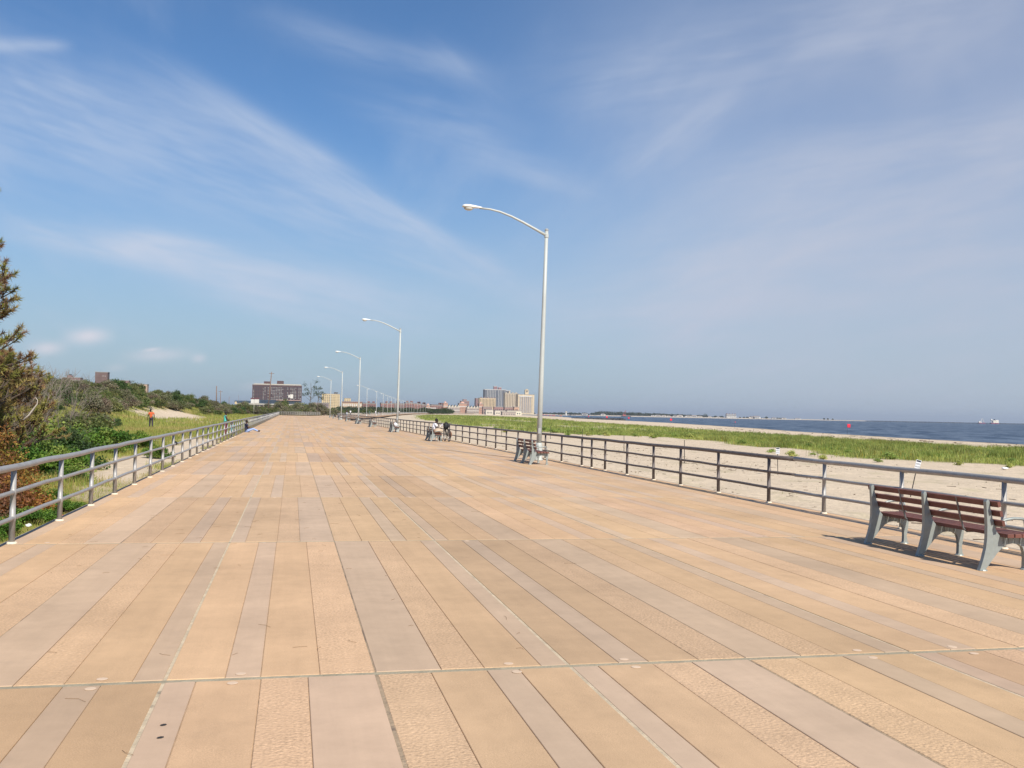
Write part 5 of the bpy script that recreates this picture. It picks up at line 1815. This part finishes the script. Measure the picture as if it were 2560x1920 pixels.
# pines on the left edge
def pine(label, x, y, H_, reach, seed, nw, tuft=26, L=.13, lean=(0, 0), wh=.42):
    rg = random.Random(seed)
    rng = np.random.default_rng(seed)
    z = gz(x, y)
    r = thing('pine_tree', label, 'tree', (x, y, z))
    tr = MB()
    tr.tube([(0, 0, -.2), (lean[0] * .3, 0, H_ * .35), (lean[0] * .7, lean[1], H_ * .7), (lean[0], lean[1], H_)], [.15 * H_ / 7, .12 * H_ / 7, .07 * H_ / 7, .02], 8)
    shoots = []

    def limb(p0, d, ln, rad, depth):
        n = 4
        pts = [Vector(p0)]
        dd = Vector(d).normalized()
        for i in range(n):
            dd = (dd + Vector((rg.uniform(-.22, .22), rg.uniform(-.22, .22), rg.uniform(-.02, .20)))).normalized()
            pts.append(pts[-1] + dd * ln / n)
        tr.tube(pts, [rad * (1 - .8 * i / n) + .003 for i in range(n + 1)], 5)
        if depth:
            for i in range(1, n + 1):
                for s in range(2 if i < n else 3):
                    q = (dd + Vector((rg.uniform(-.9, .9), rg.uniform(-.9, .9), rg.uniform(-.2, .7)))).normalized()
                    limb(pts[i], q, ln * rg.uniform(.22, .42), rad * .4, depth - 1)
        else:
            shoots.append((pts[-3], pts[-1]))

    h = H_ * .10
    while h < H_ * .97:
        k = 1 - h / H_
        for s in range(nw):
            a = rg.uniform(0, 6.28)
            ln = reach * (.25 + .85 * k ** .8) * rg.uniform(.6, 1.1)
            limb((lean[0] * h / H_, lean[1] * h / H_, h), (math.cos(a), math.sin(a), rg.uniform(.0, .45)), ln, .035, 1)
        h += wh
    tr.build('trunk', m_bark, r)
    A = np.array([tuple(q[0]) for q in shoots])
    B = np.array([tuple(q[1]) for q in shoots])
    n = len(A) * tuft
    w_ = np.repeat(np.arange(len(A)), tuft)
    u = rng.uniform(0, 1.0, (n, 1))
    base = A[w_] * (1 - u) + B[w_] * u
    ax = B - A
    ax /= np.maximum(np.linalg.norm(ax, axis=1, keepdims=True), 1e-6)
    d = unit(n, rng) * .9 + ax[w_] * .8
    d /= np.linalg.norm(d, axis=1, keepdims=True)
    sd = np.cross(d, unit(n, rng))
    sd /= np.maximum(np.linalg.norm(sd, axis=1, keepdims=True), 1e-6)
    ll = L * rng.uniform(.7, 1.2, (n, 1))
    V = np.stack([base - sd * .011, base + sd * .011, base + d * ll], 1).reshape(-1, 3)
    F = np.arange(n * 3).reshape(n, 3)
    kind = rng.uniform(0, 1, len(A))
    gcol = np.array([[.26, .24, .06], [.20, .20, .05], [.32, .24, .09], [.28, .16, .08], [.19, .11, .065]])
    sc_ = gcol[np.searchsorted([.30, .52, .72, .88], kind)]
    col = sc_[w_] * rng.uniform(.7, 1.3, (n, 1))
    old = (u[:, 0] < .4) & (rng.uniform(0, 1, n) < .5)
    col[old] = np.array([.15, .08, .045]) * rng.uniform(.6, 1.2, (old.sum(), 1))
    soup('crown', V, F, np.repeat(col, 3, 0), m_needle, r)
    return r


pine('tall ragged pine with yellow-green and browning needles at the left edge', -8.1, 25.2, 8.8, 1.85, 5, 8, 60, .15, (-.1, .2), wh=.36)
pine('low bushy pine with brown needles under the tall pine', -8.7, 30.5, 3.7, 2.1, 6, 6, 60, .15, wh=.36)
pine('small crooked pine with a dark trunk on the grassy slope', -10.9, 44.5, 3.0, 1.5, 8, 5, 60, .15, (.3, 0), wh=.40)
pine('half-hidden brownish pine behind the tall one', -10.5, 37.5, 3.7, 2.3, 9, 6, 50, .15, wh=.42)


# leafless shrubs
def bare(label, x, y, H_, seed, n=16):
    rg = random.Random(seed)
    mb = MB()
    for k in range(n):
        a = rg.uniform(0, 6.28)
        p0 = Vector((rg.uniform(-.4, .4), rg.uniform(-.4, .4), -.1))
        d = Vector((math.cos(a) * .45, math.sin(a) * .45, 1)).normalized()
        pts = [p0]
        for i in range(5):
            d = (d + Vector((rg.uniform(-.2, .2), rg.uniform(-.2, .2), rg.uniform(-.05, .1)))).normalized()
            pts.append(pts[-1] + d * H_ / 5)
        mb.tube(pts, [.022, .018, .014, .010, .007, .003], 4)
        for i in range(2, 6):
            for s in range(3):
                e = (d + Vector((rg.uniform(-.9, .9), rg.uniform(-.9, .9), rg.uniform(-.1, .6)))).normalized()
                q = pts[i] + e * H_ * rg.uniform(.10, .24)
                mb.tube([pts[i], pts[i].lerp(q, .5) + Vector((rg.uniform(-.05, .05), 0, .03)), q], [.008, .006, .003], 3)
                e2 = (e + Vector((rg.uniform(-.7, .7), rg.uniform(-.7, .7), .2))).normalized()
                mb.tube([pts[i].lerp(q, .5), pts[i].lerp(q, .5) + e2 * H_ * .12], [.005, .002], 3)
    r = thing('bare_shrub', label, 'bush', (x, y, gz(x, y)))
    mb.build('stems', m_twig, r)


bare('grey leafless shrub rising behind the pines', -13.7, 58, 3.9, 1, 22)
bare('thin grey leafless shrub right of the pines above the scrub', -13.2, 62, 3.6, 2, 16)
bare('grey leafless thicket among the pines', -10.2, 40, 3.2, 3, 20)
# dead curved branch
q = [at(58, 1050, 23), at(72, 1038, 23), at(84, 1022, 23), at(93, 1010, 23), at(94, 1001, 23), at(89, 993, 23)]
o = MB().tube([v - q[0] for v in q], [.02, .018, .016, .014, .010, .006], 6).build('dead_branch', material('bleached_wood', (.42, .36, .30), .9), None, True, q[0])
tag(o, 'pale bare curved branch sticking out of the dark brush at the left', 'branch')

ORD8 = ('nearest', 'second', 'third', 'fourth', 'fifth', 'sixth', 'seventh', 'farthest')
# creepers and weeds by the railing
vine = shrub_mesh('foliage', 301, rx=1.9, ry=2.6, rz=1.15, n=9000, L=.115, Wd=.09, pal=VIV + DKGR, lobes=26)
vine2 = shrub_mesh('foliage', 302, rx=1.6, ry=2.0, rz=.95, n=7000, L=.10, Wd=.08, pal=VIV, lobes=22)
dead = shrub_mesh('foliage', 303, rx=1.5, ry=2.2, rz=1.9, n=11000, L=.075, Wd=.045, pal=RUST + [(.05, .04, .02)], lobes=30)
dead2 = shrub_mesh('foliage', 304, rx=.9, ry=1.6, rz=.75, n=6500, L=.06, Wd=.035, pal=RUST, lobes=20)
C1 = (1, 1, 1)
shrub('creeper_bush', 'large-leaved green creeper bush behind the dune-side railing', 'bush', -8.1, 37.0, vine, 1.0, None, color=C1, rz=.3)
shrub('creeper_bush', 'dark green creeper mound in the middle of the weeds', 'bush', -7.2, 33.2, vine, .72, None, color=(.75, .85, .8), rz=2.0)
shrub('creeper_bush', 'green creeper mound nearest the sandy path behind the railing', 'bush', -7.9, 44.5, vine2, 1.0, None, color=(.9, .95, .9), rz=1.1)
shrub('creeper_bush', 'small round green bush on the sandy path behind the railing', 'bush', -5.2, 41.0, vine2, .45, None, color=(.75, .8, .7), rz=.4)
shrub('creeper_bush', 'bright green creeper mound close behind the fourth railing post', 'bush', -6.5, 28.8, vine2, .8, None, color=(1.05, 1.05, 1.0), rz=2.2)
shrub('creeper_bush', 'loose green creeper at the top of the sandy path', 'bush', -9.6, 50.5, vine, .8, None, color=(.95, 1.0, .9), rz=1.2)
shrub('creeper_bush', 'pale green creeper behind the low bushy pine', 'bush', -9.4, 41.0, vine2, 1.1, None, color=(1.1, 1.0, .9), rz=.9)
shrub('creeper_bush', 'broad green creeper mound beside the upper sandy path', 'bush', -7.3, 49.5, vine2, .8, None, color=(1.0, 1.0, .9), rz=2.9)
shrub('dead_brush', 'heap of rusty dead brush at the left edge beside the railing', 'bush', -6.75, 22.3, dead, .95, None, color=C1, rz=.2)
shrub('dead_brush', 'low reddish brown dead brush right behind the first railing posts', 'bush', -5.15, 19.9, dead2, 1.0, None, color=(1.0, .85, .8), rz=.1)
shrub('dead_brush', 'dark orange-leaved brush below the tall pine', 'bush', -7.2, 25.8, dead, .8, None, color=(1.05, 1.0, .8), rz=2.4)
shrub('dead_brush', 'brown tangled brush at the left edge near the camera', 'bush', -5.3, 16.6, dead2, .9, None, color=(.8, .8, .8), rz=1.7)
for k, (x, y, s, v) in enumerate(((-4.9, 14.3, .42, vine2), (-4.5, 16.4, .36, vine2), (-4.3, 18.2, .34, vine2), (-4.7, 12.0, .40, vine), (-5.9, 28.2, .38, vine), (-5.0, 22.6, .28, vine2), (-4.2, 20.4, .26, vine2), (-4.4, 10.2, .35, vine2))):
    shrub('weed_clump', 'leafy green weed clump at the foot of the dune-side railing, %s of the eight' % ORD8[sorted((10.2, 12.0, 14.3, 16.4, 18.2, 20.4, 22.6, 28.2)).index(y)], 'bush', x, y, v, s, 'weed clumps along the railing', color=(.95, 1.0, .9), sz=.8)
for k, (x, y, s, v) in enumerate(((-10.5, 55, .9, 1), (-12.5, 66, 1.1, 4), (-14, 74, 1.2, 0), (-9.8, 49, .7, 4), (-16, 84, 1.2, 2), (-12.6, 52, 1.0, 6), (-15.4, 93, .45, 3), (-16.6, 101, .5, 3))):
    shrub('slope_bush', 'scrub bush on the grassy slope left of the walking person, %s of the eight' % ORD8[sorted((55, 66, 74, 49, 84, 52, 93, 101)).index(y)], 'bush', x, y, VAR[v], s, 'scrub bushes on the grassy slope', sz=.85)


# grass
def blades(name, label, X, Y, h, w, col, seed, z=None):
    rng = np.random.default_rng(seed)
    n = len(X)
    Z = ground_z(X, Y) if z is None else z
    a = rng.uniform(0, 6.283, n)
    ln = rng.uniform(.10, .55, n) * h
    b2 = rng.uniform(0, 6.283, n)
    wx, wy = np.cos(a) * w * .5, np.sin(a) * w * .5
    base = np.stack([X, Y, Z - .02], -1)
    mid = base + np.stack([np.cos(b2) * ln * .35, np.sin(b2) * ln * .35, h * .62], -1)
    tip = base + np.stack([np.cos(b2) * ln, np.sin(b2) * ln, h], -1)
    off = np.stack([wx, wy, 0 * wx], -1)
    V = np.stack([base - off, base + off, mid + off * .7, mid - off * .7, tip], 1).reshape(-1, 3)
    o = np.arange(n)[:, None] * 5
    F = np.concatenate([o + np.array([0, 1, 2]), o + np.array([0, 2, 3]), o + np.array([3, 2, 4])], 0)
    ob = soup(name, V, F, np.repeat(col, 5, 0), m_grass)
    return tag(ob, label, 'grass', kind='stuff')


def seed_pts(n, x0, x1, y0, y1, fn, seed):
    rng = np.random.default_rng(seed)
    X, Y = rng.uniform(x0, x1, n), rng.uniform(y0, y1, n)
    m = fn(X, Y)
    k = rng.uniform(0, 1, n) < m
    return X[k], Y[k], rng


def tone(X, Y, rng, pal, s):
    n = fbm(X * .18, Y * .10, s)
    pal = np.array(pal)
    idx = np.clip(((n - .3) / .4 * len(pal) + rng.uniform(-.8, .8, len(X))).astype(int), 0, len(pal) - 1)
    return pal[idx] * rng.uniform(.7, 1.3, (len(X), 1)) * rng.uniform(.93, 1.07, (len(X), 3))


RP = [(.36, .38, .11), (.31, .35, .09), (.24, .31, .075), (.38, .38, .12), (.26, .32, .08)]
for i, (n, y0, y1, x0, x1, h, w) in enumerate(((330000, 38, 125, 28, 74, .32, .030), (130000, 125, 300, 26, 100, .34, .075), (90000, 300, 760, 36, 150, .38, .22))):
    X, Y, rng = seed_pts(n, x0, x1, y0, y1, grass_mask, 500 + i)
    tuft = fbm(X * .55, Y * .55, 91)
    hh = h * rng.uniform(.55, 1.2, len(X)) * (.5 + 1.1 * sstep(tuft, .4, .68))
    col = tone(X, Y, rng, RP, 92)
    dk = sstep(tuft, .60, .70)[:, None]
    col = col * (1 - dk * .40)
    fl = (rng.uniform(0, 1, len(X)) < .06) & (fbm(X * .1, Y * .1, 95) > .5) & (Y < 110)
    col[fl] = np.array([.34, .25, .03])
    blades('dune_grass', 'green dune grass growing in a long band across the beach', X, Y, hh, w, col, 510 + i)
# leafy plants in front of and among the grass
rp_ = random.Random(33)
herb = [shrub_mesh('foliage', 320 + i, rx=.55, ry=.55, rz=.42, n=900, L=.11, Wd=.035, pal=pl_, lobes=12) for i, pl_ in enumerate(([(.24, .30, .08), (.28, .33, .09), (.19, .26, .07)], [(.30, .32, .10), (.34, .33, .11)], [(.17, .23, .06), (.22, .28, .07)]))]
for k in range(84):
    y = rp_.uniform(46, 150)
    x = float(grass_near(np.array(y))) + rp_.gauss(1.0, 2.2) + (rp_.uniform(0, 22) if k % 3 == 0 else 0)
    shrub('beach_plant', 'leafy green beach plant at the edge of the dune grass', 'plant', x, y, herb[k % 3], rp_.uniform(.4, 1.05) * (1 if y < 90 else 1.3), 'leafy plants along the dune grass', sz=rp_.uniform(.7, 1.1))
# thin tufts on the open sand
X, Y, rng = seed_pts(26000, 10, 45, 14, 95, lambda X, Y: sstep(fbm(X * .5, Y * .35, 97), .62, .72) * .5, 530)
blades('sand_tufts', 'thin dry grass tufts on the open sand beside the boardwalk', X, Y, rng.uniform(.05, .16, len(X)), .012, tone(X, Y, rng, [(.22, .19, .08), (.17, .18, .07), (.26, .22, .11)], 98), 531)


def left_mask(X, Y):
    d = toe_x(Y) - X
    return (1 - sand_left(X, Y)) * (1 - .9 * sstep(d, 7, 12)) * (X < -3.45)


LP = [(.33, .33, .085), (.27, .31, .07), (.36, .33, .10), (.22, .27, .055), (.39, .33, .12)]
for i, (n, y0, y1, x0, x1, h, w) in enumerate(((120000, 9, 48, -18, -3.5, .22, .014), (150000, 48, 110, -30, -3.5, .26, .028), (110000, 110, 290, -48, -3.5, .34, .07))):
    X, Y, rng = seed_pts(n, x0, x1, y0, y1, left_mask, 600 + i)
    tuft = fbm(X * .5, Y * .4, 93)
    near = 1 - .6 * (1 - sstep(np.abs(X + 3.4), .3, 3.0))
    hh = h * rng.uniform(.5, 1.2, len(X)) * (.55 + 1.0 * sstep(tuft, .4, .7)) * near
    blades('meadow_grass', 'tall yellow-green grass on the slope left of the boardwalk', X, Y, hh, w, tone(X, Y, rng, LP, 94), 610 + i)

# ------------------------------------------------------------------ haze over the whole place
if HAZE:
    hz_ = MB().box((5000, 21000, 96), (72000, 49000, 212)).build('haze', None)
    mh = bpy.data.materials.new('haze_air')
    mh.use_nodes = True
    nt = mh.node_tree
    nt.nodes.clear()
    vo = nt.nodes.new('ShaderNodeVolumePrincipled')
    vo.inputs['Color'].default_value = (.80, .88, 1.0, 1)
    vo.inputs['Density'].default_value = HAZE
    vo.inputs['Anisotropy'].default_value = 0.2
    ou = nt.nodes.new('ShaderNodeOutputMaterial')
    nt.links.new(vo.outputs[0], ou.inputs['Volume'])
    hz_.data.materials.append(mh)
    tag(hz_, 'thin bluish sea haze over the whole view', 'haze', kind='stuff')
